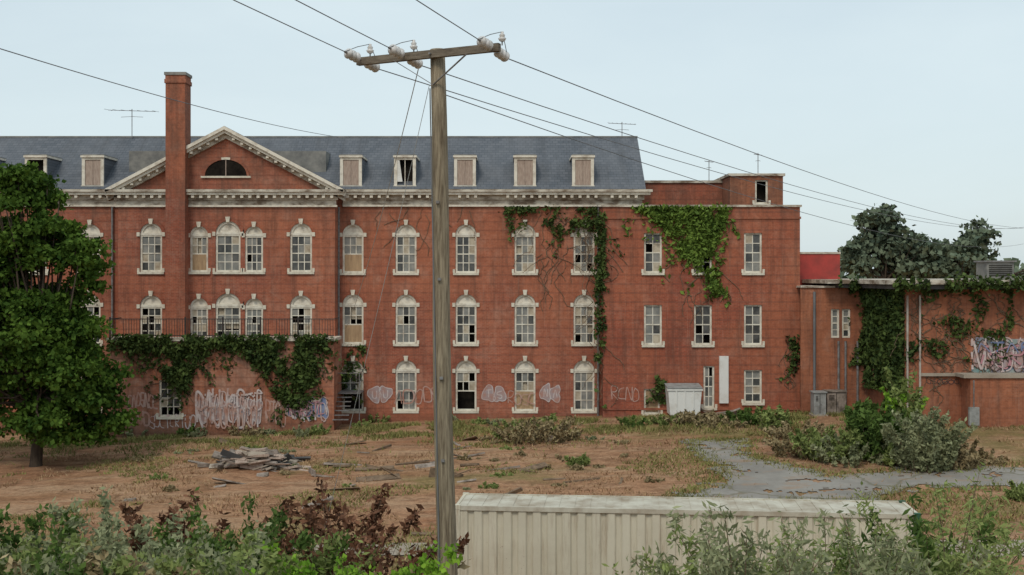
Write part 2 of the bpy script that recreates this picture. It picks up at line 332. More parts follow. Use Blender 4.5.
def win(mb,a,b,c,d,y,arch,style='old',trim=True,cols=3):
    cx=(a+b)/2; r=(b-a)/2 if arch else 0; zt=d-r; yf=y+0.10; yp=y+0.17; fr=0.10
    mb.poly([(a,y+0.55,c),(b,y+0.55,c),(b,y+0.55,d),(a,y+0.55,d)],'void')
    if arch:
        P=arcpts(cx,zt,r,12)
        mb.poly([(p[0],yf+0.03,p[1]) for p in P],'white')
        Pi=arcpts(cx,zt,r*0.80,12)
        for i in range(12): mb.hexa([(P[i][0],yf-0.04,P[i][1]),(P[i+1][0],yf-0.04,P[i+1][1]),(Pi[i+1][0],yf-0.04,Pi[i+1][1]),(Pi[i][0],yf-0.04,Pi[i][1])],
              [(P[i][0],yf+0.02,P[i][1]),(P[i+1][0],yf+0.02,P[i+1][1]),(Pi[i+1][0],yf+0.02,Pi[i+1][1]),(Pi[i][0],yf+0.02,Pi[i][1])],'sash')
        Po=arcpts(cx,zt,r*1.32,14); Pj=arcpts(cx,zt,r*1.003,14)
        for i in range(14):
            pr=0.025
            mb.hexa([(Po[i][0],y-pr,Po[i][1]),(Po[i+1][0],y-pr,Po[i+1][1]),(Pj[i+1][0],y-pr,Pj[i+1][1]),(Pj[i][0],y-pr,Pj[i][1])],
              [(Po[i][0],y+0.01,Po[i][1]),(Po[i+1][0],y+0.01,Po[i+1][1]),(Pj[i+1][0],y+0.01,Pj[i+1][1]),(Pj[i][0],y+0.01,Pj[i][1])],'brickdark')
        for sx0,sx1 in ((a-0.16,a-0.003),(b+0.003,b+0.16)): mb.box(sx0,sx1,y-0.06,y+0.02,zt-0.12,zt+0.09,'stone')
        kw=0.075
        mb.hexa([(cx-kw,y-0.1,d-0.06),(cx+kw,y-0.1,d-0.06),(cx+kw,y+0.02,d-0.06),(cx-kw,y+0.02,d-0.06)],
                [(cx-kw*1.6,y-0.1,d+0.22),(cx+kw*1.6,y-0.1,d+0.22),(cx+kw*1.6,y+0.02,d+0.22),(cx-kw*1.6,y+0.02,d+0.22)],'stone')
        mb.box(a+0.002,b-0.002,yf-0.05,yf+0.05,zt-0.06,zt+0.06,'sash')
    if trim: 
        mb.box(a-0.12,b+0.12,y-0.10,y+0.2,c-0.11,c+0.01,'stone')
        for sx in (a-0.14,b+0.02): mb.box(sx,sx+0.12,y-0.045,y+0.02,c+0.012,c+0.20,'stone')
    top=zt-0.062 if arch else d-0.002
    mb.box(a+0.003,a+fr,yf-0.03,yf+0.06,c+0.012,top,'sash'); mb.box(b-fr,b-0.003,yf-0.03,yf+0.06,c+0.012,top,'sash')
    mb.box(a+fr,b-fr,yf-0.028,yf+0.058,c+0.012,c+fr,'sash'); mb.box(a+fr,b-fr,yf-0.028,yf+0.058,top-fr*0.7,top-0.002,'sash')
    ia,ib,ic,idd=a+fr,b-fr,c+fr,top-fr*0.7; mid=(ic+idd)/2
    if style=='dark': return
    if style=='board': mb.box(ia,ib,yf+0.0,yf+0.03,ic,idd,'ply'); return
    low0=ic
    if style=='halfboard': mb.box(ia,ib,yf+0.0,yf+0.03,ic,mid-0.03,'ply'); low0=mid
    if style=='openlow': low0=mid
    mb.box(ia,ib,yf+0.0,yf+0.055,mid-0.03,mid+0.03,'sash')
    broken={'old':0.06,'broken':0.38}.get(style,0.15)
    pal=random.random()
    for (s0,s1) in ((ic,mid-0.03),(mid+0.03,idd)):
        if s0<low0-0.01: continue
        mw=0.022
        for i in range(cols):
            xa=ia+(ib-ia)*i/cols; xb=ia+(ib-ia)*(i+1)/cols
            if i: mb.box(xa-mw,xa+mw,yf+0.01,yf+0.045,s0,s1,'sash')
            for j in range(2):
                za=s0+(s1-s0)*j/2; zb=s0+(s1-s0)*(j+1)/2
                if j and i==0: mb.box(ia,ib,yf+0.012,yf+0.043,za-mw,za+mw,'sash')
                u=random.random()
                if u<broken: continue
                k='glass1' if u<broken+(0.18 if pal<0.5 else 0.5) else ('glass2' if u<0.85 else 'curtain')
                t=random.uniform(-0.006,0.006)
                mb.poly([(xa,yf+0.03+t,za),(xb,yf+0.03-t,za),(xb,yf+0.03-t,zb),(xa,yf+0.03+t,zb)],k)
    if random.random()<0.45:
        hh=random.uniform(0.3,0.9)*(idd-ic); mb.poly([(ia,yp+0.05,idd-hh),(ib,yp+0.05,idd-hh),(ib,yp+0.05,idd),(ia,yp+0.05,idd)],'curtain')
def H(px,w,t,b,Y,arch=True):
    return (PX(px-w/2,Y),PX(px+w/2,Y),PZ(b,Y),PZ(t,Y),arch)

def cornice(mb,x0,x1,y,zt,k='cornice',mod=True,left=False,right=False):
    l=lambda p: x0-(p if left else 0); r=lambda p: x1+(p if right else 0)
    mb.box(l(0.55),r(0.55),y-0.55,y+0.05,zt-0.13,zt,k)
    mb.box(l(0.45),r(0.45),y-0.45,y+0.05,zt-0.27,zt-0.132,'white')
    mb.box(l(0.16),r(0.16),y-0.16,y+0.05,zt-0.52,zt-0.272,k)
    mb.box(l(0.06),r(0.06),y-0.06,y+0.05,zt-0.78,zt-0.522,k)
    mb.box(l(0.12),r(0.12),y-0.12,y+0.05,zt-0.88,zt-0.782,'white')
    if mod:
        n=int((r(0.1)-l(0.1))/0.42)
        for i in range(n):
            x=l(0.1)+0.2+i*0.42
            if random.random()<0.08: continue
            mb.box(x,x+0.15,y-0.40,y-0.155,zt-0.43,zt-0.274,'white')

# ---------------------------------------------------------------- main building
B=empty('brick_hospital_building'); YM=63.16; YP=62.0; YB=60.3; YW=62.4
w=MB(); wi=MB(); tr=MB(); rf=MB()
zc=PZ(190,YM)
rows=[(224,273),(294,344),(360,411)]
styles={(353,0):'halfboard',(353,1):'halfboard',(353,2):'openlow',(406,0):'old',(466,0):'old',(466,1):'old',(466,2):'openlow',(525,0):'old',(525,1):'old',(525,2):'halfboard',(584,1):'broken',(584,0):'old',(584,2):'old',(406,2):'old',(406,1):'old'}
def section(px0,px1,cols,Y,rows,z0=-1.6,zt=None,k='brick',arch=True,width=21):
    hs=[]
    for cxp in cols:
        for ri,(t,b) in enumerate(rows):
            hs.append((cxp,ri,H(cxp,width,t,b,Y,arch)))
    wall(w,PX(px0,Y),PX(px1,Y),z0,zt,Y,[h[2] for h in hs],k)
    for cxp,ri,h in hs:
        st=styles.get((cxp,ri),random.choice(['old','old','old','broken']))
        win(wi,*h[:4],Y,arch,st)
xl=-190
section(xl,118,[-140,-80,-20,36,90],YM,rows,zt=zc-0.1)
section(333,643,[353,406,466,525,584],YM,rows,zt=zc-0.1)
cornice(tr,PX(xl,YM),PX(117,YP),YM,zc); cornice(tr,PX(334,YP)+0.3,PX(641,YM),YM,zc,right=True)
XL=PX(xl,YM); XR=PX(642,YM); YBK=79.0
w.poly([(XL,YM,-1.6),(XL,YBK,-1.6),(XL,YBK,zc),(XL,YM,zc)],'brick')
w.poly([(XR,YM,-1.6),(XR,YBK,-1.6),(XR,YBK,zc),(XR,YM,zc)],'brick')
w.poly([(XL,YBK,-1.6),(XR,YBK,-1.6),(XR,YBK,zc),(XL,YBK,zc)],'brick')
YR=67.0; zr=PZ(137,YR); e=0.52
rf.poly([(XL-0.3,YM-e,zc+0.02),(XR+0.15,YM-e,zc+0.02),(XR+0.15,YR,zr),(XL-0.3,YR,zr)],'slate')
rf.poly([(XL-0.3,YR,zr),(XR+0.15,YR,zr),(XR+0.15,YBK-3.5,zr),(XL-0.3,YBK-3.5,zr)],'roofdark')
rf.poly([(XL-0.3,YBK+e,zc),(XR+0.15,YBK+e,zc),(XR+0.15,YBK-3.5,zr),(XL-0.3,YBK-3.5,zr)],'slate')
rf.poly([(XR+0.02,YM-e,zc),(XR+0.02,YR,zr-0.03),(XR+0.02,YBK-3.5,zr-0.03),(XR+0.02,YBK+e,zc)],'slate')
rf.box(XL-0.3,XR+0.17,YR-0.06,YR+0.10,zr-0.03,zr+0.05,'grayroof')
slope=(zr-zc)/(YR-(YM-e))
def dormer(px,st):
    Yd=62.95; a=PX(px-10.5,Yd); b=PX(px+10.5,Yd); z0=PZ(185.5,Yd); z1=PZ(157.5,Yd); yb=(z1-zc)/slope+YM-e+0.25
    rf.poly([(a,Yd,z0-0.3),(a,yb,z0-0.3),(a,yb,z1),(a,Yd,z1)],'slate'); rf.poly([(b,Yd,z0-0.3),(b,yb,z0-0.3),(b,yb,z1),(b,Yd,z1)],'slate')
    rf.box(a-0.07,b+0.07,Yd-0.12,yb+0.2,z1,z1+0.10,'white')
    rf.box(a-0.03,b+0.03,Yd-0.07,yb+0.1,z1+0.102,z1+0.16,'grayroof')
    f=0.14
    tr.box(a-0.02,a+f,Yd-0.05,Yd+0.05,z0,z1-0.002,'white'); tr.box(b-f,b+0.02,Yd-0.05,Yd+0.05,z0,z1-0.002,'white')
    tr.box(a+f,b-f,Yd-0.045,Yd+0.045,z1-0.12,z1-0.003,'white'); tr.box(a-0.05,b+0.05,Yd-0.1,Yd+0.06,z0-0.09,z0-0.002,'stone')
    A,Bb,C,D=a+f,b-f,z0,z1-0.12
    if st=='board': tr.box(A,Bb,Yd,Yd+0.03,C,D,'dormerboard'); tr.box((A+Bb)/2-0.006,(A+Bb)/2+0.006,Yd-0.004,Yd,C,D,'void')
    elif st=='dark':
        tr.poly([(A,Yd+0.3,C),(Bb,Yd+0.3,C),(Bb,Yd+0.3,D),(A,Yd+0.3,D)],'void'); mid=(C+D)/2
        tr.box(A,Bb,Yd,Yd+0.04,mid-0.03,mid+0.03,'white')
    else:
        tr.poly([(A,Yd+0.3,C),(Bb,Yd+0.3,C),(Bb,Yd+0.3,D),(A,Yd+0.3,D)],'void')
        tr.hexa([(A,Yd-0.02,C+.2),(A+0.28,Yd-0.02,C+.2),(A+0.28,Yd+0.02,C+.2),(A,Yd+0.02,C+.2)],[(A,Yd-0.02,D),(A+0.12,Yd-0.02,D),(A+0.12,Yd+0.02,D),(A,Yd+0.02,D)],'whitepanel')
        tr.box((A+Bb)/2-0.02,(A+Bb)/2+0.02,Yd,Yd+0.04,C,D,'white')
for px,st in ((-140,'board'),(-80,'board'),(-22,'board'),(36,'dark'),(93,'board'),(351,'board'),(405,'open'),(465,'board'),(525,'board'),(583,'board')): dormer(px,st)
# pavilion
pz=PZ(190,YP)
prow=[(221,272),(293,340)]
x0,x1=PX(118,YP),PX(335,YP)
hs=[]
for ri,(t,b) in enumerate(prow):
    for cxp,wd,tt in ((151,22,2),(199,18,5),(228,25,0),(254,18,5),(301,22,2)):
        hs.append((H(cxp,wd,t+tt,b,YP,True),cxp,ri))
wall(w,x0,x1,-1.6,pz-0.1,YP,[h[0] for h in hs],'brick')
for h,cxp,ri in hs:
    st='halfboard' if (cxp==199 and ri==0) else ('broken' if ri==1 and cxp in (228,301,151) else 'old')
    win(wi,*h[:4],YP,True,st)
for xx in (x0,x1): w.poly([(xx,YP,-1.6),(xx,YM+0.1,-1.6),(xx,YM+0.1,pz+0.3),(xx,YP,pz+0.3)],'brick')
cornice(tr,x0,x1,YP,pz,left=True,right=True)
# pediment
cx=(x0+x1)/2; hw=(x1-x0)/2+0.5; za=PZ(126,YP-0.5); zb=pz+0.02
w.poly([(cx-hw+0.6,YP+0.02,zb),(cx+hw-0.6,YP+0.02,zb),(cx,YP+0.02,za-0.5)],'brick')
th=math.atan2(za-zb,hw)
for sgn in (-1,1):
    A=(cx+sgn*hw,zb+0.0); T=(cx,za)
    for (off,hh,pr,k) in ((0.0,0.16,0.55,'white'),(0.162,0.14,0.42,'white'),(0.304,0.22,0.16,'cornice')):
        o0=off/math.cos(th); o1=(off+hh)/math.cos(th)
        tr.hexa([(A[0],YP-pr,A[1]-o1),(T[0],YP-pr,T[1]-o1),(T[0],YP+0.3,T[1]-o1),(A[0],YP+0.3,A[1]-o1)],
                [(A[0],YP-pr,A[1]-o0),(T[0],YP-pr,T[1]-o0),(T[0],YP+0.3,T[1]-o0),(A[0],YP+0.3,A[1]-o0)],k)
    nm=14
    for i in range(1,nm):
        t=i/nm; xx=A[0]+(T[0]-A[0])*t; zz=A[1]+(T[1]-A[1])*t-0.32/math.cos(th)
        tr.box(xx-0.07,xx+0.07,YP-0.36,YP-0.162,zz-0.12,zz+0.0,'white')
    rf.poly([(A[0],YP-0.5,A[1]+0.01),(T[0],YP-0.5,T[1]+0.01),(T[0],70,T[1]+0.01),(A[0],70,A[1]+0.01)],'slate')
# lunette
r=PX(247,YP)-PX(226,YP); lx=PX(226,YP); lz=PZ(176,YP)
P=[(lx+r*math.cos(math.pi*i/16),lz+r*0.78*math.sin(math.pi*i/16)) for i in range(17)]
P2=[(lx+(r+0.12)*math.cos(math.pi*i/16),lz+(r*0.78+0.12)*math.sin(math.pi*i/16)) for i in range(17)]
tr.poly([(p[0],YP-0.01,p[1]) for p in P],'void')
for i in range(16): tr.hexa([(P2[i][0],YP-0.06,P2[i][1]),(P2[i+1][0],YP-0.06,P2[i+1][1]),(P[i+1][0],YP-0.06,P[i+1][1]),(P[i][0],YP-0.06,P[i][1])],
    [(P2[i][0],YP,P2[i][1]),(P2[i+1][0],YP,P2[i+1][1]),(P[i+1][0],YP,P[i+1][1]),(P[i][0],YP,P[i][1])],'brickdark' if i not in(7,8) else 'stone')
tr.box(lx-r-0.2,lx+r+0.2,YP-0.08,YP,lz-0.1,lz-0.002,'stone')
tr.beam((lx,YP-0.03,lz),(lx,YP-0.03,lz+r*.78),0.04,0.03,'dormerboard')
Ya=64.0; rf.box(PX(129,Ya),PX(326,Ya),Ya,69.5,zc,PZ(151,Ya),'grayroof')
# chimney
Yc=YP-0.75; ca,cb=PX(165.5,Yc),PX(185,Yc); ch=MB()
ch.box(ca,cb,Yc,YP+0.35,-1,PZ(83,Yc),'brickdark'); ch.box(ca-0.05,cb+0.05,Yc-0.05,YP+0.4,PZ(83,Yc)+0.002,PZ(79,Yc),'brick')
ch.box(ca-0.01,cb+0.01,Yc-0.01,YP+0.36,PZ(79,Yc)+0.002,PZ(75,Yc),'brickdark'); ch.box(ca-0.06,cb+0.06,Yc-0.06,YP+0.41,PZ(75,Yc)+0.002,PZ(72,Yc),'grayroof')
ch.obj('chimney',B)
# base block with terrace
bz=PZ(341,YB); bx0,bx1=PX(110,YB),PX(334,YB)
hb=[H(170,22,380,417,YB,False)]
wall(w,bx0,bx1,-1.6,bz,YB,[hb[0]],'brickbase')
win(wi,*hb[0][:4],YB,False,'broken')
for xx in (bx0,bx1): w.poly([(xx,YB,-1.6),(xx,YM+0.1,-1.6),(xx,YM+0.1,bz),(xx,YB,bz)],'brickbase')
tr.box(bx0-0.12,bx1+0.12,YB-0.14,YP+0.3,bz+0.002,bz+0.16,'cornice')
rl=MB(); zr0=bz+0.16; zr1=PZ(319,YB)
for z in (zr0+0.12,zr1): rl.box(bx0,bx1,YB-0.02,YB+0.02,z-0.02,z+0.02,'black')
x=bx0; i=0
while x<=bx1:
    if random.random()>0.05:
        q_=random.uniform(-.01,.01); rl.beam((x,YB,zr0),(x+q_,YB,zr1),0.022,0.022,'black')
    if i%14==0: rl.box(x-0.035,x+0.035,YB-0.035,YB+0.035,zr0,zr1+0.1,'black')
    x+=0.135; i+=1
for xx in (bx0,bx1): rl.box(xx-0.02,xx+0.02,YB,YP,zr1-0.02,zr1+0.02,'black')
rl.obj('terrace_railing',B)
# wing
wz=PZ(207,YW); wx0,wx1=PX(603,YW),PX(800,YW)
hs=[]
for cxp in (653,703,753):
    for ri,(t,b) in enumerate([(233,273),(305,345)]): hs.append((H(cxp,18,t,b,YW,False),cxp,ri))
hs.append((H(753,18,370,403,YW,False),753,2)); hs.append((H(709,11,366,408,YW,False),709,3)); hs.append((H(652,16,389,414,YW,False),652,4))
wall(w,wx0,wx1,-1.6,wz,YW,[h[0] for h in hs],'brick2')
for h,cxp,ri in hs:
    st='board' if ri==4 else ('broken' if cxp==703 else 'old')
    win(wi,*h[:4],YW,False,st,cols=2)
for xx in (wx0,wx1): w.poly([(xx,YW,-1.6),(xx,75,-1.6),(xx,75,wz),(xx,YW,wz)],'brick2')
w.poly([(wx0,75,-1.6),(wx1,75,-1.6),(wx1,75,wz),(wx0,75,wz)],'brick2')
rf.poly([(wx0,YW,wz-0.02),(wx1,YW,wz-0.02),(wx1,75,wz-0.02),(wx0,75,wz-0.02)],'roofdark')
tr.box(wx0-0.06,wx1+0.08,YW-0.09,YW+0.3,wz+0.002,wz+0.11,'cornice'); tr.box(wx0-0.03,wx1+0.05,YW-0.05,YW,wz-0.62,wz-0.5,'brickdark')
tr.box(wx0-0.03,wx1+0.03,YW-0.05,YW,PZ(410,YW),PZ(408,YW),'brickdark')
Yq=67; w.box(PX(643,Yq),PX(733,Yq),Yq,74,wz,PZ(183,Yq),'brick2'); tr.box(PX(642,Yq),PX(733,Yq),Yq-0.1,74,PZ(183,Yq)+0.002,PZ(180.5,Yq),'cornice')
Yq=64.6; a,b=PX(730,Yq),PX(783,Yq)
hp=(PX(755,Yq),PX(768,Yq),PZ(204,Yq),PZ(180,Yq),False)
wall(w,a,b,wz,PZ(176,Yq),Yq,[hp],'brick3')
for xx in (a,b): w.poly([(xx,Yq,wz),(xx,70,wz),(xx,70,PZ(176,Yq)),(xx,Yq,PZ(176,Yq))],'brick3')
w.poly([(a,70,wz),(b,70,wz),(b,70,PZ(176,Yq)),(a,70,PZ(176,Yq))],'brick3')
win(wi,*hp[:4],Yq,False,'dark'); tr.box(a-0.1,b+0.1,Yq-0.1,70.1,PZ(176,Yq)+0.002,PZ(173.5,Yq),'cornice')
tr.box(PX(335,YM),wx0-0.05,YM-0.06,YM,-1.6,0.75,'brickdark')
tr.tube([(PX(598,YM),YM-0.12,zc-0.9),(PX(598,YM),YM-0.12,0.2)],0.055,'galv')
tr.tube([(PX(339,YM),YM-0.12,zc-0.9),(PX(339,YM),YM-0.12,0.2)],0.055,'galv')
tr.tube([(PX(113,YM),YM-0.12,zc-0.9),(PX(113,YM),YM-0.12,0.2)],0.06,'galv')
tr.box(PX(719,YW),PX(728,YW),YW-0.16,YW-0.003,PZ(403,YW),PZ(356,YW),'whitepanel')
# iron landing
st=MB(); sx0,sx1=PX(337,YM),PX(364,YM); zl=PZ(392,62)
st.box(sx0,sx1,61.6,YM,zl-0.06,zl,'galv')
for i in range(6): st.box(sx0+0.2,sx0+1.0,61.6-0.25*(i+1),61.6-0.25*i,zl-0.2*(i+1)-0.03,zl-0.2*(i+1),'galv')
for xx in (sx0+0.05,sx1-0.05): 
    st.tube([(xx,61.63,-0.5),(xx,61.63,zl+1)],0.025,'galv',6); st.tube([(xx,61.63,zl+1),(xx,YM,zl+1)],0.025,'galv',6); st.tube([(xx,61.63,zl+.5),(xx,YM,zl+.5)],0.02,'galv',6)
st.tube([(sx0,61.63,zl+1),(sx1,61.63,zl+1)],0.025,'galv',6); st.tube([(sx0,61.63,zl+.5),(sx1,61.63,zl+.5)],0.02,'galv',6)
st.obj('iron_landing',B)
w.obj('walls',B); wi.obj('windows',B); tr.obj('cornice_and_trim',B); rf.obj('roof',B)

# ---------------------------------------------------------------- annex (right)
A=empty('brick_annex_building'); w=MB(); wi=MB(); tr=MB()
Y1=61.5; Y2=56.0; az=PZ(289,Y2); X0=PX(800,Y1); XC=PX(905,Y2); XE=PX(1180,Y2)
h1=(PX(831,Y1),PX(839.5,Y1),PZ(338,Y1),PZ(309,Y1),False); h3=(PX(842,Y1),PX(850.5,Y1),PZ(338,Y1),PZ(309,Y1),False)
wall(w,X0+0.02,XC,-1.6,az,Y1,[h1,h3],'brick3'); win(wi,*h1[:4],Y1,False,'old',False,cols=1); win(wi,*h3[:4],Y1,False,'old',False,cols=1)
w.poly([(XC,Y2,-1.6),(XC,Y1,-1.6),(XC,Y1,az),(XC,Y2,az)],'brick3')
wall(w,XC,XE,-1.6,az,Y2,[],'brick3')
w.poly([(XE,Y2,-1.6),(XE,78,-1.6),(XE,78,az),(XE,Y2,az)],'brick3'); w.poly([(X0+.02,78,-1.6),(XE,78,-1.6),(XE,78,az),(X0+.02,78,az)],'brick3')
tr.box(PX(828,Y1-1),XE+0.6,Y1-0.9,78,az+0.22,az+0.42,'cornice'); tr.box(XC-0.9,XE+0.6,Y2-0.9,Y1-0.902,az+0.22,az+0.42,'cornice')
tr.box(XC-0.7,XE+0.5,Y2-0.7,78,az+0.002,az+0.218,'roofdark'); tr.box(PX(835,Y1),XC-0.702,Y1-0.7,78,az+0.002,az+0.218,'roofdark')
tr.box(X0+0.02,PX(835,Y1)-0.01,Y1-0.08,70,az+0.002,az+0.1,'cornice')
tr.box(X0+0.05,PX(840,66),66,74,az-0.3,PZ(254,66),'redpanel'); tr.box(X0+0.02,PX(840.5,66),65.95,74.05,PZ(254,66)+0.002,PZ(252,66),'cornice')
w.box(PX(966,55.4),XE,54.9,Y2-0.003,-1.6,PZ(378,54.9),'brick3'); tr.box(PX(963,54.9),XE+.1,54.8,Y2-0.004,PZ(378,54.9)+0.002,PZ(374.5,54.9),'conc')
tr.box(PX(920,Y2),PX(966,Y2),Y2-0.12,Y2-0.003,PZ(376,Y2),PZ(373,Y2),'conc')
for px in (904.5,917): tr.tube([(PX(px,Y2)+0.1,Y2-0.12,az-0.3),(PX(px,Y2)+0.1,Y2-0.12,0.9)],0.05,'pipe')
for px in (845,857,838): tr.tube([(PX(px,Y1),Y1-0.12,PZ(341,Y1)),(PX(px,Y1),Y1-0.12,1.0)],0.06,'galv')
tr.tube([(PX(800,YW)+0.5,Y1-0.1,az-0.2),(PX(800,YW)+0.5,Y1-0.1,0.5)],0.07,'wire')
tr.box(PX(968,54.9),PX(978,54.9),54.72,54.897,PZ(425,54.9),PZ(407,54.9),'metalgray'); tr.tube([(PX(973,54.9),54.8,PZ(407,54.9)),(PX(973,54.9),54.8,PZ(380,54.9))],0.03,'galv',6)
tr.box(PX(987,60),PX(1014,60),60,61.4,az+0.42,PZ(262,60),'grayroof'); tr.box(PX(985,60),PX(1016,60),59.9,61.5,PZ(262,60)+0.002,PZ(260.5,60),'galv')
for i in range(6): tr.box(PX(989,60),PX(1012,60),59.96,60.0,az+0.62+i*0.1,az+0.65+i*0.1,'void')
w.obj('walls',A); wi.obj('windows',A); tr.obj('roof_and_trim',A)
mu=MB(); mu.poly([(PX(971,Y2),Y2-0.006,PZ(373,Y2)),(PX(1060,Y2),Y2-0.006,PZ(373,Y2)),(PX(1060,Y2),Y2-0.006,PZ(337,Y2)),(PX(1015,Y2),Y2-0.006,PZ(339,Y2)),(PX(975,Y2),Y2-0.006,PZ(337,Y2))],'mural')

# ---------------------------------------------------------------- graffiti
def ribbon(mb,pts,wd,y,k,skip=0.0):
    P=[Vector((p[0],0,p[1])) for p in pts]; Q=[]
    for i in range(len(P)-1):
        p0=P[max(i-1,0)];p1=P[i];p2=P[i+1];p3=P[min(i+2,len(P)-1)]
        for t in np.linspace(0,1,7)[:-1]:
            t=float(t); Q.append(0.5*((2*p1)+(p2-p0)*t+(2*p0-5*p1+4*p2-p3)*t*t+(3*p1-p0-3*p2+p3)*t**3))
    Q.append(P[-1])
    for i in range(len(Q)-1):
        d=(Q[i+1]-Q[i]); 
        if d.length<1e-5 or random.random()<skip: continue
        d.normalize(); n=Vector((-d.z,0,d.x))*wd*0.5; yy=Vector((0,y-0.0002*i,0)); e=d*0.01
        mb.poly([Q[i]-n-e+yy,Q[i+1]-n+e+yy,Q[i+1]+n+e+yy,Q[i]+n-e+yy],k)
GL=[[(0,0),(0,1),(.8,.9),(.8,.1),(0,0)],[(.8,1),(0,.8),(.1,.5),(.8,.4),(.7,0),(0,.1)],[(0,0),(.4,1),(.8,0)],[(0,1),(.9,1),(.45,1),(.45,0)],[(0,0),(0,1),(.7,.9),(.6,.5),(0,.5),(.8,0)],[(.8,.9),(.1,.8),(0,.2),(.8,.05)],[(0,1),(.1,.1),(.7,0),(.8,1)],[(0,0),(.1,1),(.7,0),(.8,1)],[(.4,1),(0,.6),(.1,.05),(.7,.1),(.8,.8),(.4,1)]]
def tag(mb,pxa,pxb,pya,pyb,Y,n,k,wd=0.05,off=0.008,skip=0.0):
    xa,xb=PX(pxa,Y),PX(pxb,Y); za,zb=PZ(pyb,Y),PZ(pya,Y); lw=(xb-xa)/n
    for i in range(n):
        g=random.choice(GL); dz=random.uniform(-0.1,0.1)
        pts=[(xa+(i+p[0]+random.uniform(-.12,.12))*lw, za+(min(1,max(0,p[1]+random.uniform(-.1,.1)))+dz)*(zb-za)) for p in g]
        ribbon(mb,pts,wd*random.uniform(0.7,1.3),Y-off-0.003*i*0.4,k,skip)
def bubble(mb,pxa,pxb,pya,pyb,Y,n,fill,line,off=0.008):
    xa,xb=PX(pxa,Y),PX(pxb,Y); za,zb=PZ(pyb,Y),PZ(pya,Y); lw=(xb-xa)/n
    for i in range(n):
        cx_=xa+(i+.5)*lw; cz_=(za+zb)/2+random.uniform(-.08,.08)*(zb-za); pts=[]
        ph=random.uniform(0,6)
        for j in range(12):
            a=2*math.pi*j/12; rr=1+0.22*math.sin(3*a+ph)+random.uniform(-.08,.08)
            ca_,sa_=math.cos(a),math.sin(a); sq=1/max(abs(ca_),abs(sa_))**0.6
            pts.append((cx_+ca_*lw*0.52*rr*sq, cz_+sa_*(zb-za)*0.46*rr*sq))
        yy=Y-off-0.004*i
        mb.poly([(p[0],yy,p[1]) for p in pts],fill); ribbon(mb,pts+[pts[0]],0.045,yy-0.003,line)
        g=random.choice(GL); ribbon(mb,[(cx_+(p[0]-.4)*lw*.5,cz_+(p[1]-.5)*(zb-za)*.45) for p in g],0.05,yy-0.006,line)
G=MB()
bubble(G,199,262,396,421,YB,6,'graffg','graffw'); tag(G,197,263,391,426,YB,8,'graffw',0.10,0.05,0.05); tag(G,200,262,394,408,YB,9,'graffw',0.06,0.07,0.2); tag(G,203,258,406,427,YB,9,'graffdim',0.06,0.09,0.1)
tag(G,128,158,393,408,YB,7,'graffdim',0.07); tag(G,150,196,415,428,YB,9,'graffw',0.05,0.008,0.15); tag(G,266,286,402,424,YB,4,'graffdim',0.07); tag(G,120,150,412,424,YB,5,'graffdim',0.08)
bubble(G,287,328,397,419,YB,4,'graffb','graffw'); tag(G,288,328,400,420,YB,5,'graffw',0.06,0.05,0.1); tag(G,290,325,402,416,YB,6,'graffp',0.05,0.07)
bubble(G,369,391,386,402,YM,2,'graffg','graffw'); tag(G,424,450,388,402,YM,3,'graffdim',0.08); bubble(G,483,505,386,402,YM,2,'graffg','graffw'); bubble(G,541,560,385,402,YM,2,'graffg','graffw')
tag(G,395,424,390,404,YM,3,'graffdim',0.06); tag(G,508,536,392,404,YM,4,'graffdim',0.05)
bubble(G,974,1058,342,370,Y2,5,'graffg','graffk',0.012); tag(G,972,1058,340,371,Y2,6,'graffw',0.08,0.05,0.2); tag(G,980,1058,345,368,Y2,5,'graffp',0.08,0.07,0.2); tag(G,976,1050,343,352,Y2,5,'graffb',0.06,0.09)
tag(G,926,960,379,384,Y2,6,'graffk',0.03); tag(G,612,640,387,400,YW,4,'graffdim',0.04)
GO=empty('wall_graffiti'); G.obj('tags',GO); mu.obj('mural',GO)

# ---------------------------------------------------------------- ivy
def ivy(name,spec,mat,size=0.15,twigs=True,depth=0.10):
    par=empty(name); C=[]; mb=MB()
    for P,Y,n,th in spec:
        xs_=[p[0] for p in P]; ys_=[p[1] for p in P]; k=0; it=0; loc=[]
        while k<n and it<n*12:
            it+=1; px=random.uniform(min(xs_),max(xs_)); py=random.uniform(min(ys_),max(ys_))
            if not inpoly(px+random.gauss(0,3.0),py+random.gauss(0,3.0),P): continue
            x,z=PX(px,Y),PZ(py,Y)
            nn=mnoise.noise(Vector((x*0.8,z*0.8,Y)))+0.6*mnoise.noise(Vector((x*2.3,z*2.3,Y+3)))
            if nn+random.gauss(0,0.12)<th: continue
            C.append((x,Y-0.02-abs(random.gauss(0,depth))-0.15*max(0,nn),z)); loc.append((x,z)); k+=1
        if twigs and loc:
            for _ in range(max(4,n//110)):
                a=random.choice(loc); pts=[(a[0],Y-0.03,a[1])]; x,z=a
                for q in range(9): x+=random.gauss(0,0.2); z-=random.uniform(-0.05,0.33); pts.append((x,Y-0.03,z)); 
                mb.tube(pts,0.016,'twig',5)
                for p in pts[::2]:
                    for _ in range(5): C.append((p[0]+random.gauss(0,.12),Y-0.06,p[2]+random.gauss(0,.12)))
    leaves('ivy_leaves',C,size,mat,par); 
    if twigs: mb.obj('ivy_stems',par)
ivy('ivy_on_terrace',[([(105,338),(335,338),(338,352),(316,354),(318,395),(295,408),(280,398),(262,372),(240,350),(215,345),(196,362),(186,392),(168,380),(160,352),(135,350),(112,352)],YB,6500,-0.22),
    ([(112,334),(330,334),(330,346),(112,346)],YB-0.1,1400,-0.2)],'ivy',0.14,True,0.16)
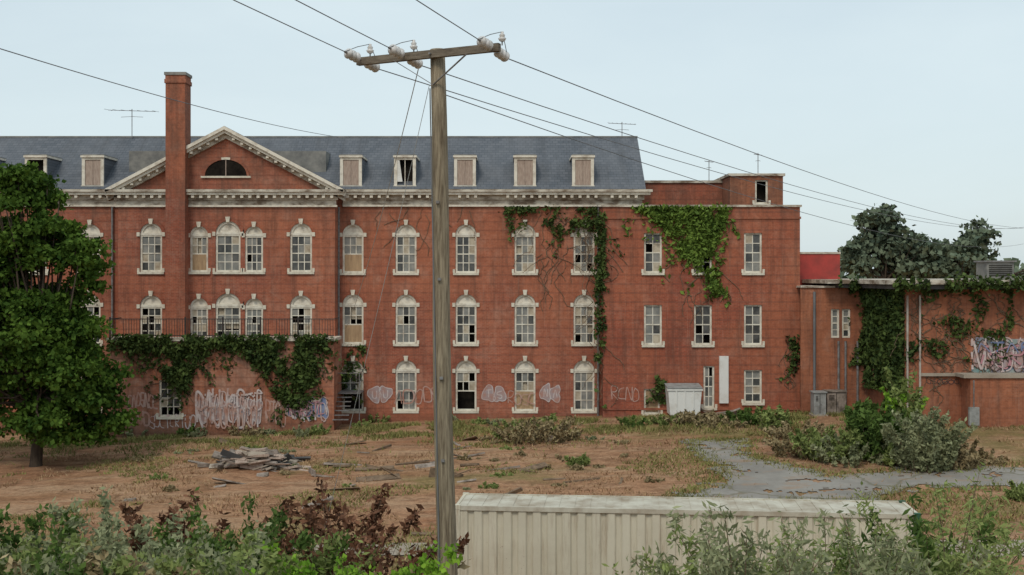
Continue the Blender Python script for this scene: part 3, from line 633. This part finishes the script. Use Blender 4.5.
ivy('ivy_on_wing',[([(628,206),(728,206),(724,222),(712,248),(698,268),(688,262),(672,232),(650,216)],YW,3500,-0.35),([(690,262),(722,262),(724,292),(708,300),(712,280)],YW,260,0.05)],'ivylight',0.15)
ivy('creeper_on_corner',[([(594,206),(606,206),(604,300),(606,415),(598,412),(594,330),(598,300)],YW,850,-0.05),([(540,208),(600,206),(600,218),(590,232),(575,226),(560,240),(545,215)],YM,420,0.05),([(497,207),(545,207),(545,213),(497,213)],YM-0.1,160,0.0),
   ([(340,345),(366,345),(362,380),(345,395)],YM,250,0.0),([(655,370),(664,350),(668,400),(660,410)],YW,90,0.1),([(784,335),(798,335),(796,385),(788,380)],YW,80,0.05)],'ivy',0.14)
V_=empty('bare_creeper_vine'); mb=MB()
def vine(px,py,Y,n,down=1):
    x,z=PX(px,Y),PZ(py,Y); pts=[(x,Y-0.03,z)]; dx=random.gauss(0,0.12)
    for q in range(n): dx=0.7*dx+random.gauss(0,0.10); x+=dx; z-=down*random.uniform(0.05,0.3); pts.append((x,Y-0.03,z))
    mb.tube(pts,0.015,'twig',5)
for _ in range(26): vine(random.uniform(540,596),random.uniform(210,262),YM,random.randint(6,16))
for _ in range(12): vine(random.uniform(684,722),random.uniform(255,300),YW,random.randint(5,10))
for _ in range(26): vine(random.uniform(594,605),random.uniform(215,380),YW,random.randint(5,10))
for _ in range(9): vine(random.uniform(380,470),random.uniform(206,216),YM,random.randint(4,12))
for _ in range(10): vine(random.uniform(784,798),random.uniform(340,380),YW,random.randint(4,8))
mb.obj('stems',V_)
C=[]
for _ in range(11000):
    y=random.uniform(Y2,Y1); z=random.uniform(2.3,az+0.3); nn=mnoise.noise(Vector((y*0.8,z*0.6,2)))+random.gauss(0,.08)
    if nn>-0.12-(0.35 if z>5.0 else 0): C.append((XC-0.03-abs(random.gauss(0,0.16)),y,z))
for _ in range(3600):
    px=random.uniform(848,905); z=random.uniform(3.4,az+0.4); x=PX(px,Y1)
    if mnoise.noise(Vector((x*1.0,z*0.6,12)))+random.gauss(0,.08)>-0.05: C.append((x,Y1-0.03-abs(random.gauss(0,0.12)),z))
for _ in range(2800):
    x=random.uniform(XC,XC+5); z=random.uniform(4.0,az+0.3)
    if mnoise.noise(Vector((x*1.0,z*1.0,22)))+random.gauss(0,.12)>0.14: C.append((x,Y2-0.03-abs(random.gauss(0,0.08)),z))
for _ in range(1500):
    x=random.uniform(XC-1.8,XC+8)
    if mnoise.noise(Vector((x*1.1,0,42)))>-0.15: C.append((x,(Y2 if x>XC-.8 else Y1)-0.9+random.gauss(0,.1),az+0.25+random.gauss(0,0.17)))
par=empty('ivy_on_annex'); leaves('ivy_leaves',C,0.15,'ivy',par)
mb=MB()
for _ in range(90):
    x=random.uniform(XC+0.2,XC+5.8); z=random.uniform(3.3,az); pts=[(x,Y2-0.03,z)]
    for q in range(9): x+=random.gauss(0,0.2); z-=random.uniform(0,0.3); pts.append((x,Y2-0.03,z))
    mb.tube(pts,0.015,'twig',5)
mb.obj('ivy_stems',par)

# ---------------------------------------------------------------- trees
def tree(name,x,y,crown,nclump,nleaf,lsize,mat,trunk_r,trunk_top,rc=(0.6,1.1),flat=0.6,inner=0.25):
    par=empty(name); z0=gz(x,y)-0.2; mb=MB()
    top=Vector((x+random.uniform(-.2,.2),y,z0+trunk_top)); mid=Vector((x+0.12,y,z0+trunk_top*0.5))
    mb.tube([(x,y,z0),(x,y,z0+0.3),mid,top],[trunk_r*1.5,trunk_r*1.1,trunk_r*0.85,trunk_r*0.6],'bark',10)
    vol=np.array([e[3]*e[4]*e[5] for e in crown]); cl=[]
    for i in range(nclump):
        e=crown[rng.choice(len(crown),p=vol/vol.sum())]
        d=rng.normal(size=3); d/=np.linalg.norm(d); r=rng.uniform(inner,1.1)**0.45
        cl.append(Vector((e[0]+d[0]*e[3]*r,e[1]+d[1]*e[4]*r,e[2]+d[2]*e[5]*r)))
    C=[]
    for i,c in enumerate(cl):
        if i%3==0:
            t=random.uniform(0.55,1.0); s=Vector((x,y,z0)).lerp(top,t)
            m1=s.lerp(c,0.5)+Vector((random.gauss(0,.25),random.gauss(0,.25),-0.25))
            mb.tube([s,m1,c],[trunk_r*0.4*(1.2-t*.5),trunk_r*0.2,0.02],'bark',6)
        R=random.uniform(*rc); n=int(nleaf*(R/rc[1])**2)
        P=rng.normal(size=(n,3)); P/=np.linalg.norm(P,axis=1)[:,None]; P*= (rng.uniform(0,1,n)**0.6)[:,None]*R*rng.uniform(0.7,1.25,size=(n,1))
        P[:,2]*=flat; P[:,2]-=0.18*(P[:,0]**2+P[:,1]**2)/R
        C.append(P+np.array(c))
    leaves('foliage',np.vstack(C),lsize,mat,par,1.4); mb.obj('trunk_and_limbs',par,True)
tx,ty=ground_at(36,466)
def E(px,py,rx,rz,Y,ry=None,dy=0): return (PX(px,Y),Y+dy,PZ(py,Y),rx*Y/F,(ry or rx)*Y/F,rz*Y/F)
tree('maple_tree',tx,ty,[E(10,215,58,50,ty,48),E(44,270,56,50,ty,48),E(10,350,82,60,ty,58),E(60,365,52,48,ty,48),E(-50,300,70,110,ty,58),E(92,405,36,30,ty),E(50,418,52,24,ty),E(70,245,26,20,ty),E(84,330,22,22,ty)],680,240,0.165,'leaf',0.24,4.5,(0.4,0.95),0.5,0.3)
Yt=112
def ftree(px,ell,n,base=0.35): tree('oak_tree',PX(px,Yt),Yt,ell,n,90,0.40,'leaffar',base,7,(0.6,1.5),0.6,0.1)
ftree(885,[E(882,233,24,24,Yt),E(862,258,20,18,Yt),E(908,254,25,22,Yt)],120)
ftree(955,[E(950,258,38,20,Yt),E(980,234,18,14,Yt),E(930,262,25,16,Yt)],90)
ftree(1010,[E(1080,262,40,22,Yt),E(1150,255,45,30,Yt)],60)
C=[]
for i in range(260):
    a=random.uniform(-170,170); y=random.uniform(170,210); h=random.uniform(4,8.5); R=random.uniform(3,6)
    P=rng.normal(size=(90,3)); P/=np.linalg.norm(P,axis=1)[:,None]; P*=R; P[:,2]*=0.8; C.append(P+np.array((a,y,gz(a,y)+h*0.55)))
leaves('distant_tree_belt',np.vstack(C),1.5,'leaffar',None,1.2)

# ---------------------------------------------------------------- shrubs
def shrub(name,x,y,rx,ry,h,nst,nl,lsize,mat,elong=2.2,spread=0.35,stem='twig',droop=0.15,lo=0.15,puff=1.0,hmin=0.35):
    mb=MB(); C=[]; root=empty(name)
    for i in range(nst):
        a=random.uniform(0,2*math.pi); r=math.sqrt(random.random()); bx=x+rx*r*math.cos(a); by=y+ry*r*math.sin(a); bz=gz(bx,by)-0.05
        hh=h*random.uniform(hmin,1.08)*(1-0.3*r*r); dx=(bx-x)/max(rx,.1)*spread*hh+random.gauss(0,0.16)*hh; dy=(by-y)/max(ry,.1)*spread*hh+random.gauss(0,0.16)*hh
        pts=[Vector((bx+dx*t**1.3,by+dy*t**1.3,bz+hh*(t-droop*t*t*t))) for t in (0,0.25,0.5,0.75,1.0)]
        mb.tube(pts,[0.016,0.012,0.009,0.006,0.003],stem,4)
        sprays=[]
        for q in range(7):
            t=lo+(1-lo)*random.random(); k=min(3,int(t*4)); p=pts[k].lerp(pts[k+1],t*4-k)
            dvec=Vector((random.gauss(0,1),random.gauss(0,1),random.uniform(0.1,1.2))).normalized()*hh*0.20*(1.15-t)*puff; sprays.append((p,p+dvec))
            mb.tube([p,p+dvec],[0.006,0.002],stem,3)
        for j in range(nl):
            if random.random()<0.6:
                p0,p1=random.choice(sprays); p=p0.lerp(p1,random.uniform(0.15,1.05)); s=0.02+0.012*h
            else:
                t=lo+(1-lo)*random.random()**0.8; k=min(3,int(t*4)); p=pts[k].lerp(pts[k+1],t*4-k); s=0.02+0.02*h*(1-t*0.5)
            C.append((p.x+random.gauss(0,s),p.y+random.gauss(0,s),p.z+random.gauss(0,s)))
    leaves('leaves',C,lsize,mat,root,elong,0.3); mb.obj('stems',root)
    return root
def shrub_px(name,px,pyb,pyt,halfw,nst,nl,ls,mat,**k):
    x,y=ground_at(px,pyb); h=(pyb-pyt)*y/F*1.1; return shrub(name,x,y,halfw*y/F*0.85,halfw*y/F*0.6,h,nst,nl,ls,mat,**k)
shrub_px('brush_pile',540,441,415,40,80,40,0.09,'drybrush',spread=0.9); shrub_px('brush_pile',522,438,416,26,40,50,0.10,'weed',spread=0.8)
shrub_px('brush_pile',690,422,409,40,50,32,0.10,'drybrush',spread=0.7); shrub_px('brush_pile',745,424,404,24,36,50,0.11,'darkshrub',spread=0.6)
shrub_px('brush_pile',715,426,413,36,40,34,0.09,'drybrush',spread=0.8); shrub_px('brush_pile',665,424,412,20,24,34,0.09,'weed',spread=0.8)
shrub_px('brush_pile',772,430,404,20,30,60,0.10,'weed'); shrub_px('brush_pile',800,438,420,34,44,42,0.09,'drybrush',spread=0.8)
shrub_px('brush_pile',832,458,422,34,80,70,0.09,'weed',spread=0.6); shrub_px('brush_pile',812,455,430,38,50,50,0.10,'drybrush',spread=0.8); shrub_px('brush_pile',850,462,434,40,60,60,0.09,'sage',spread=0.8)
shrub_px('sumac_shrub',882,460,400,22,70,120,0.12,'darkshrub'); shrub_px('sumac_shrub',905,440,368,10,16,90,0.13,'weed'); shrub_px('sumac_shrub',898,440,378,8,10,70,0.13,'brightgreen')
shrub_px('sage_shrub',925,470,404,27,120,120,0.085,'sage'); shrub_px('sage_shrub',955,468,438,24,50,70,0.09,'drybrush'); shrub_px('sage_shrub',912,466,430,32,60,80,0.085,'weed')
shrub_px('sumac_shrub',866,440,388,14,34,90,0.13,'darkshrub'); shrub_px('brush_pile',985,462,450,28,30,40,0.09,'drybrush',spread=0.8)
shrub_px('small_weed',577,466,451,9,18,40,0.09,'weed')
for i in range(34):
    px=random.uniform(110,640); hw=random.uniform(6,15)
    shrub_px('wall_weeds',px,(434 if px<335 else 424)+random.uniform(-3,4),(434 if px<335 else 424)-random.uniform(2,12),hw,14,30,0.08,random.choice(['weed','drybrush','weed','sage','darkshrub']),spread=0.6)
for i in range(30):
    px=random.uniform(130,700); py=random.uniform(438,492)
    shrub_px('field_weeds',px,py,py-random.uniform(2,7),random.uniform(3,14),12,24,0.07,random.choice(['weed','drybrush','drybrush','sage']),spread=0.9)
def fg(name,px,Y,pyt,halfw,nst,nl,ls,mat,**k):
    x=PX(px,Y); z=gz(x,Y); h=PZ(pyt,Y)-z; return shrub(name,x,Y,halfw*Y/F*0.85,1.2,h*1.16,nst,nl,ls,mat,**k)
k=dict(lo=0.3,hmin=0.6)
fg('wild_shrub',10,25,510,60,56,220,0.08,'darkshrub',**k); fg('wild_shrub',95,26,496,42,54,230,0.07,'sage',**k); fg('wild_shrub',60,23,525,70,56,210,0.075,'weed',**k)
fg('wild_shrub',170,28,499,32,34,150,0.09,'rust',**k); fg('wild_shrub',140,24,515,45,46,200,0.07,'sage',**k); fg('wild_shrub',228,25,502,48,60,240,0.07,'darkshrub',**k); fg('wild_shrub',215,22,518,55,46,190,0.065,'sage',**k); fg('wild_shrub',262,25,517,30,36,190,0.07,'weed',**k)
fg('wild_shrub',352,27,490,26,44,170,0.085,'rust',spread=0.5,lo=0.3,hmin=0.5); fg('wild_shrub',325,26,510,30,30,110,0.085,'rust',spread=0.6,lo=0.3)
fg('wild_shrub',300,24,530,40,42,180,0.07,'weed',**k); fg('leafy_shrub',345,18,543,46,50,220,0.07,'brightgreen',elong=1.5,**k); fg('leafy_shrub',375,19,551,44,38,200,0.07,'weed',**k); fg('leafy_shrub',300,18,556,40,34,190,0.065,'brightgreen',elong=1.5,**k)
fg('wild_shrub',-20,20,540,70,36,190,0.075,'sage',**k); fg('wild_shrub',60,19,548,60,40,190,0.07,'darkshrub',**k); fg('wild_shrub',130,19,545,70,54,180,0.07,'drybrush',**k); fg('wild_shrub',215,18.5,548,55,40,190,0.065,'weed',**k); fg('wild_shrub',410,22,562,30,26,110,0.08,'drybrush',**k)
for px,Y,t,hw,n,mt in ((700,17,545,38,34,'weed'),(745,15,502,46,60,'sage'),(725,16,520,36,34,'weed'),(790,15.5,522,45,46,'weed'),(835,16,520,45,50,'sage'),(880,15,522,40,45,'sage'),(920,19,496,28,46,'darkshrub'),(948,18,478,20,50,'weed'),(940,17.5,500,34,36,'weed'),(965,17,512,26,34,'weed'),(870,17,545,60,50,'weed'),(1015,16,556,35,24,'sage'),(765,17,545,70,50,'weed'),(990,24,550,30,30,'weed'),(810,14.5,548,80,50,'sage')):
    fg('tall_weeds',px,Y,t,hw,n,185,0.036 if mt!='darkshrub' else 0.055,mt,elong=3.4,lo=0.25,spread=0.22,hmin=0.5)
shrub_px('small_weed',1018,500,480,10,20,60,0.09,'weed')

# grass
def grass(name,n,region,mat,h,wd=0.03):
    V=np.empty((n,3,3)); k=0
    while k<n:
        x,y=region()
        if x is None: continue
        z=gz(x,y); a=random.uniform(0,6.28); hh=h*random.uniform(0.4,1.2); dx=math.cos(a)*wd; dy=math.sin(a)*wd
        V[k]=[(x-dx,y-dy,z-0.01),(x+dx,y+dy,z-0.01),(x+random.gauss(0,hh*0.6),y+random.gauss(0,hh*0.6),z+hh)]; k+=1
    me=bpy.data.meshes.new(name); me.vertices.add(n*3); me.loops.add(n*3); me.polygons.add(n)
    me.vertices.foreach_set('co',V.ravel()); me.loops.foreach_set('vertex_index',np.arange(n*3,dtype=np.int32))
    me.polygons.foreach_set('loop_start',np.arange(0,n*3,3,dtype=np.int32)); me.polygons.foreach_set('loop_total',np.full(n,3,dtype=np.int32))
    me.materials.append(M[mat]); me.update(calc_edges=True); o=bpy.data.objects.new(name,me); col.objects.link(o)
def reg1():
    x=random.uniform(-34,28); y=random.uniform(30,62)
    if mnoise.noise(Vector((x*0.25,y*0.4,8)))+0.5*mnoise.noise(Vector((x*1.3,y*1.3,2)))<0.08 or (inpoly(x,y,PP) and random.random()<0.93): return None,None
    return x,y
def reg2():
    x=random.uniform(-34,22); y=61.5-abs(random.gauss(0,3.0))
    if (inpoly(x,y,PP) and random.random()<0.93) or (y>60.2 and x<-8.9): return None,None
    if mnoise.noise(Vector((x*0.5,y*0.5,18)))+0.4*mnoise.noise(Vector((x*2,y*2,2)))<0.0: return None,None
    return x,y
def reg3():
    x=random.uniform(-22,20); y=random.uniform(20,40)
    if mnoise.noise(Vector((x*0.3,y*0.3,28)))+0.4*mnoise.noise(Vector((x*2,y*2,2)))<0.05: return None,None
    return x,y
def reg4():
    x=random.uniform(-34,24); y=random.uniform(38,58)
    if inpoly(x,y,PP) or mnoise.noise(Vector((x*0.22,y*0.3,88)))+0.3*mnoise.noise(Vector((x*1.5,y*1.5,2)))<0.25: return None,None
    return x,y
def reg5():
    i=random.randrange(len(PP)); a=PP[i]; b=PP[(i+1)%len(PP)]; t=random.random()
    return a[0]+(b[0]-a[0])*t+random.gauss(0,0.35), a[1]+(b[1]-a[1])*t+random.gauss(0,0.35)
grass('dry_grass',34000,reg1,'straw',0.13); grass('green_grass',24000,reg2,'greengrass',0.22); grass('lane_grass',20000,reg3,'greengrass',0.26); grass('patch_grass',17000,reg4,'greengrass',0.12); grass('path_edge_grass',6000,reg5,'greengrass',0.15)

# ---------------------------------------------------------------- debris pile
def debris(name,px,py,hw,n,h,mats,dy=0.5):
    x,y=ground_at(px,py); mb=MB()
    for i in range(n):
        a=random.uniform(-0.5,0.5) if random.random()<0.75 else random.uniform(0,3.1); L=random.uniform(0.4,1.9)
        cx=x+random.gauss(0,hw*y/F*0.45); cy=y+random.gauss(0,dy); z=gz(cx,cy)+random.uniform(0.05,h)*max(0.15,1-abs(cx-x)/(hw*y/F)); t=random.gauss(0,0.2)
        d=Vector((math.cos(a),math.sin(a),t))*L/2; mb.beam(Vector((cx,cy,z))-d,Vector((cx,cy,z))+d,random.choice((0.08,0.1,0.15,0.25,0.4)),random.choice((0.03,0.05,0.09)),random.choice(mats),up=(random.gauss(0,.45),random.gauss(0,.45),1))
    return mb.obj(name)
debris('scrap_lumber_pile',256,467,44,110,0.75,['lumber','lumber','dormerboard','roofdark','dormerboard','conc'])
debris('scrap_lumber_pile',725,418,34,24,0.35,['lumber','twig'])
debris('scrap_lumber_pile',290,549,16,8,0.2,['lumber'])
debris('fallen_sticks',400,470,220,45,0.06,['lumber','twig','twig'],4)

def dumpster():
    Y=61.0; a,b=PX(668,Y),PX(702,Y); z0=gz(a,Y); z1=PZ(386,Y); mb=MB(); d=1.3
    mb.hexa([(a+.12,Y,z0+.15),(b-.12,Y,z0+.15),(b-.12,Y+d,z0+.15),(a+.12,Y+d,z0+.15)],[(a,Y,z1-.12),(b,Y,z1-.12),(b,Y+d,z1),(a,Y+d,z1)],'whitepanel')
    mb.box(a-.05,b+.05,Y-.05,Y,z1-.24,z1-.14,'whitepanel'); mb.hexa([(a-.03,Y-.08,z1-.118),(b+.03,Y-.08,z1-.118),(b+.03,Y+d,z1+.002),(a-.03,Y+d,z1+.002)],[(a-.03,Y-.08,z1-.09),(b+.03,Y-.08,z1-.09),(b+.03,Y+d,z1+.03),(a-.03,Y+d,z1+.03)],'metalgray')
    for t in (0.25,0.5,0.75): xx=a+(b-a)*t; mb.box(xx-.03,xx+.03,Y-.04,Y+.05,z0+.25,z1-.25,'whitepanel')
    for xx in (a+.2,b-.3): mb.box(xx,xx+.12,Y+.1,Y+.3,z0-.02,z0+.149,'black')
    mb.obj('white_dumpster')
dumpster()
def cabinet(px0,px1,pyt,Y,name,k='metalgray'):
    a,b=PX(px0,Y),PX(px1,Y); z0=min(gz(a,Y),gz(b,Y))-0.1; z1=PZ(pyt,Y); mb=MB()
    mb.box(a,b,Y,Y+0.7,z0+.1,z1,k); mb.box(a-.05,b+.05,Y-.06,Y+.75,z1+.002,z1+.06,k); mb.box(a-.08,b+.08,Y-.1,Y+.8,z0-.2,z0+.18,'conc')
    m_=(a+b)/2; mb.box(m_-.012,m_+.012,Y-.01,Y,z0+.25,z1-.06,'void'); mb.box(m_+.04,m_+.07,Y-.04,Y,(z0+z1)/2-.1,(z0+z1)/2+.1,'galv')
    for i in range(4): mb.box(a+.1,m_-.1,Y-.012,Y,z1-.2-i*.07,z1-.17-i*.07,'void')
    mb.obj(name)
cabinet(814,826,393,60.2,'electrical_cabinet'); cabinet(827,846,392,60.6,'electrical_cabinet','lumber')

# ---------------------------------------------------------------- shipping container
def container():
    L0=Vector((PX(454,32.6),32.6)); R0=Vector((PX(921,31.4),31.4)); d=(R0-L0); L=d.length; d.normalize(); nrm=Vector((-d.y,d.x)); W=1.9
    zt=PZ(510,32.0); zb=zt-2.75
    def q(u,v,z): p=L0+d*u+nrm*v; return (p.x,p.y,z)
    par=empty('shipping_container'); mb=MB()
    def bx(u0,u1,v0,v1,z0,z1,k): mb.hexa([q(u0,v0,z0),q(u1,v0,z0),q(u1,v1,z0),q(u0,v1,z0)],[q(u0,v0,z1),q(u1,v0,z1),q(u1,v1,z1),q(u0,v1,z1)],k)
    def corr(v,sgn):
        u=0.16; per=0.40; prof=[]
        while u+per<L-0.16:
            prof+=[(u,0),(u+0.19,0),(u+0.235,0.06),(u+0.355,0.06)]; u+=per
        prof.append((L-0.16,0))
        for (a,da),(b,db) in zip(prof[:-1],prof[1:]):
            mb.poly([q(a,v+sgn*da,zb+0.16),q(b,v+sgn*db,zb+0.16),q(b,v+sgn*db,zt-0.12),q(a,v+sgn*da,zt-0.12)],'container')
    corr(0.03,1); corr(W-0.03,-1)
    for v0,v1 in ((0,0.08),(W-0.08,W)):
        bx(0.16,L-0.16,v0,v1,zt-0.12,zt,'containerroof'); bx(0.16,L-0.16,v0,v1,zb,zb+0.16,'container')
        bx(0,0.16,v0-0.005,v1+0.005,zb,zt+0.01,'container'); bx(L-0.16,L,v0-0.005,v1+0.005,zb,zt+0.01,'greenpaint')
    for u0,u1 in ((0.02,0.1),(L-0.1,L-0.02)): bx(u0,u1,0.08,W-0.08,zt-0.12,zt,'container'); bx(u0,u1,0.08,W-0.08,zb,zb+0.16,'container')
    u=0.1
    while u<L-0.3: 
        bx(u,u+0.22,0.08,W-0.08,zt-0.05,zt-0.02,'containerroof'); bx(u+0.22,u+0.42,0.08,W-0.08,zt-0.05,zt-0.035,'containerroof'); u+=0.42
    bx(L-0.06,L-0.045,0.08,W-0.08,zb+0.16,zt-0.12,'greenpaint'); bx(0.045,0.06,0.08,W-0.08,zb+0.16,zt-0.12,'container')
    for v in (0.4,0.8,1.2,1.6): mb.tube([q(L+0.02,v,zb+.1),q(L+0.02,v,zt-.1)],0.02,'galv',6)
    for u in (0,L-0.16):
        for v in (-0.01,W-0.15):
            for z in (zb-0.01,zt-0.1): bx(u-0.006,u+0.166,v-0.004,v+0.16,z,z+0.118,'container' if u==0 else 'greenpaint')
    mb.obj('body',par)
container()

# ---------------------------------------------------------------- utility poles and wires
WD=Vector((0.46,1,0)).normalized(); AR=Vector((WD.y,-WD.x,0))
def upole(x,y,ztop,name,lean=0.0,r0=0.20,r1=0.135):
    par=empty(name); mb=MB(); z0=gz(x,y)-0.3
    mb.tube([(x+lean*(1-t)+0.02*math.sin(t*9),y,z0+(ztop-z0)*t) for t in (0,0.15,.3,0.4,.5,0.6,.7,0.8,.9,1)],[r0+(r1-r0)*t for t in (0,.15,.3,.4,.5,.6,.7,.8,.9,1)],'pole',16); mb.obj('shaft',par,True)
    c=Vector((x,y,ztop-0.12)); mb=MB(); h=1.58
    o=-WD*0.19; tilt=Vector((0,0,0.02))
    mb.beam(c+o-AR*h-tilt,c+o+AR*(h*0.86)+tilt,0.11,0.14,'armwood')
    for s in (-0.75,0.75): mb.beam(c+o*1.5+AR*s+Vector((0,0,-0.07)),c+o*0.8+Vector((0,0,-0.55)),0.04,0.012,'galv')
    mb.tube([c+o*1.6,c-o*1.0],0.02,'galv',6)
    mb.obj('crossarm',par)
    ins=MB(); pts=[]
    def disc(p,ax,r,k='porcelain'):
        ins.tube([p-ax*0.055,p-ax*0.035,p+ax*0.0,p+ax*0.03,p+ax*0.06],[0.03,r*0.75,r,r*0.5,0.03],k,14)
    for s in (-h+0.1,-0.55,h*0.86-0.12):
        b=c+o+AR*s
        ends=[]
        for sg in (-1,1):
            ax=(WD*sg+Vector((0,0,-0.12 if sg>0 else 0.10))).normalized(); p=b+ax*0.15
            ins.tube([b,p],0.012,'galv',6)
            for i in range(3): disc(p+ax*(0.06+i*0.135),ax,0.10)
            ends.append(p+ax*0.46); ins.tube([p+ax*0.38,p+ax*0.46],0.02,'galv',6)
        pp_=b+AR*0.17+Vector((0,0,0.05)); ins.tube([pp_,pp_+Vector((0,0,.1))],0.014,'galv',6)
        disc(pp_+Vector((0,0,0.12)),Vector((0,0,1)),0.075); disc(pp_+Vector((0,0,0.18)),Vector((0,0,1)),0.055)
        pts.append(ends)
        top=pp_+Vector((0,0,0.24)); 
        ins.tube([ends[0],ends[0].lerp(top,0.5)+Vector((0,0,0.02)),top,ends[1].lerp(top,0.5)+Vector((0,0,0.02)),ends[1]],0.007,'wire',5)
    ins.obj('insulators',par,True)
    return par,pts
px_,py_=PX(437,22),22.0
up,ends=upole(px_,py_,PZ(56,22)+0.12,'utility_pole',lean=0.24)
fx,fy=PX(1060,140),140.0
up2,ends2=upole(fx,fy,PZ(222,140),'utility_pole')
b_x,b_y=px_-0.33*50,py_-50
up3,ends3=upole(b_x,b_y,PZ(56,22)+3.6,'utility_pole')
WL=empty('power_lines')
def wire(a,b,sag,r,k='wire',name='wire',par=WL):
    a=Vector(a);b=Vector(b); mb=MB(); n=28
    mb.tube([a.lerp(b,i/n)-Vector((0,0,4*sag*(i/n)*(1-i/n))) for i in range(n+1)],r,k,5); mb.obj(name,par)
for i in range(3):
    wire(ends[i][1],ends2[i][0],1.7,0.011); wire(ends3[i][1],ends[i][0],0.5,0.009)
wire((PX(-160,22),22,PZ(-2,22)),(PX(338,66),66.0,PZ(137,66)),0.3,0.014,name='service_drop')
wire(Vector((px_,py_,PZ(92,22))),Vector((fx,fy,PZ(230,140))),2.4,0.010)
gp=Vector((px_-0.14,py_,PZ(85,22)))
wire(gp,(PX(298,30),30,gz(PX(298,30),30)),0.25,0.006,'wirelight','guy_wire'); wire(gp+Vector((-.2,0,.3)),(PX(345,59),59,PZ(330,59)),0.5,0.009,'wirelight','guy_wire')
mb=MB(); mb.tube([(px_-0.12+0.24*(1-t),py_-0.14-0.05*(1-t),-0.8+(11.4+0.8)*t) for t in (0,.25,.5,.75,1)],0.012,'wire',5)
for z in (2.2,4.6,6.1,7.9,9.3): mb.box(px_-0.06+0.02*(12-z),px_+0.0+0.02*(12-z),py_-0.21,py_-0.1,z,z+0.05,'galv')
mb.obj('ground_cable',up)

def antenna(px,pyt,pyb,Y,name='tv_antenna',arm=22):
    x=PX(px,Y); mb=MB(); zt=PZ(pyt,Y); mb.tube([(x,Y,PZ(pyb,Y)-0.3),(x,Y,zt)],0.022,'galv',6); z=zt-0.1; hw=arm*Y/F
    mb.tube([(x-hw,Y-.3,z),(x+hw,Y+.3,z)],0.016,'galv',5)
    for i in range(7):
        t=-1+2*i/6; l=0.22+0.18*abs(t-0.2); cx=x+hw*t; cy=Y+.3*t; mb.tube([(cx-.08,cy-l,z),(cx+.08,cy+l,z+0.03)],0.009,'galv',4)
    mb.tube([(x-hw*.5,Y,z-.35),(x,Y,z-.32),(x+hw*.5,Y,z-.35)],0.012,'galv',5); mb.obj(name)
antenna(132,109,150,66.8); antenna(622,122,139,67.5,arm=14); antenna(709,160,182,68,arm=5); antenna(758,153,174,67,arm=5)

# ---------------------------------------------------------------- world, sun, camera
EL=50
W=bpy.data.worlds.new('World'); scene.world=W; W.use_nodes=True; nt=W.node_tree; bg=nt.nodes['Background']
sky=N(nt,'ShaderNodeTexSky',sky_type='NISHITA'); sky.sun_disc=False; sky.sun_elevation=math.radians(EL); sky.air_density=1.2; sky.dust_density=1.6; sky.ozone_density=1.4
az_=math.radians(200)
sky.sun_rotation=az_
tc=N(nt,'ShaderNodeTexCoord'); mp=N(nt,'ShaderNodeMapping'); mp.inputs['Scale'].default_value=(1,1,4); nt.links.new(tc.outputs['Generated'],mp.inputs['Vector'])
cn=noise(nt,mp.outputs[0],1.6,6,0.55,0.3)
fac=ramp(nt,cn,[(0.3,0.64),(0.7,0.88)])
cc=mix(nt,fac,sky.outputs[0],(6.9,8.0,8.4))
nt.links.new(cc,bg.inputs['Color']); bg.inputs['Strength'].default_value=0.108
sd=bpy.data.lights.new('sun','SUN'); sd.energy=1.4; sd.angle=math.radians(16); sd.color=(1,0.91,0.78)
so=bpy.data.objects.new('sun',sd); col.objects.link(so)
e=math.radians(EL); sv=Vector((math.sin(az_)*math.cos(e),math.cos(az_)*math.cos(e),math.sin(e)))
so.rotation_euler=sv.to_track_quat('Z','Y').to_euler()
cd=bpy.data.cameras.new('camera'); cam=bpy.data.objects.new('camera',cd); col.objects.link(cam); cam.location=(0,0,CH); cam.rotation_euler=(math.pi/2,0,0)
cd.sensor_width=36; cd.lens=F/1024*36; cd.shift_y=-12.5/1024; cd.clip_end=6000; cd.clip_start=0.1
scene.camera=cam
scene.view_settings.view_transform='Standard'; scene.view_settings.look='None'; scene.view_settings.exposure=0
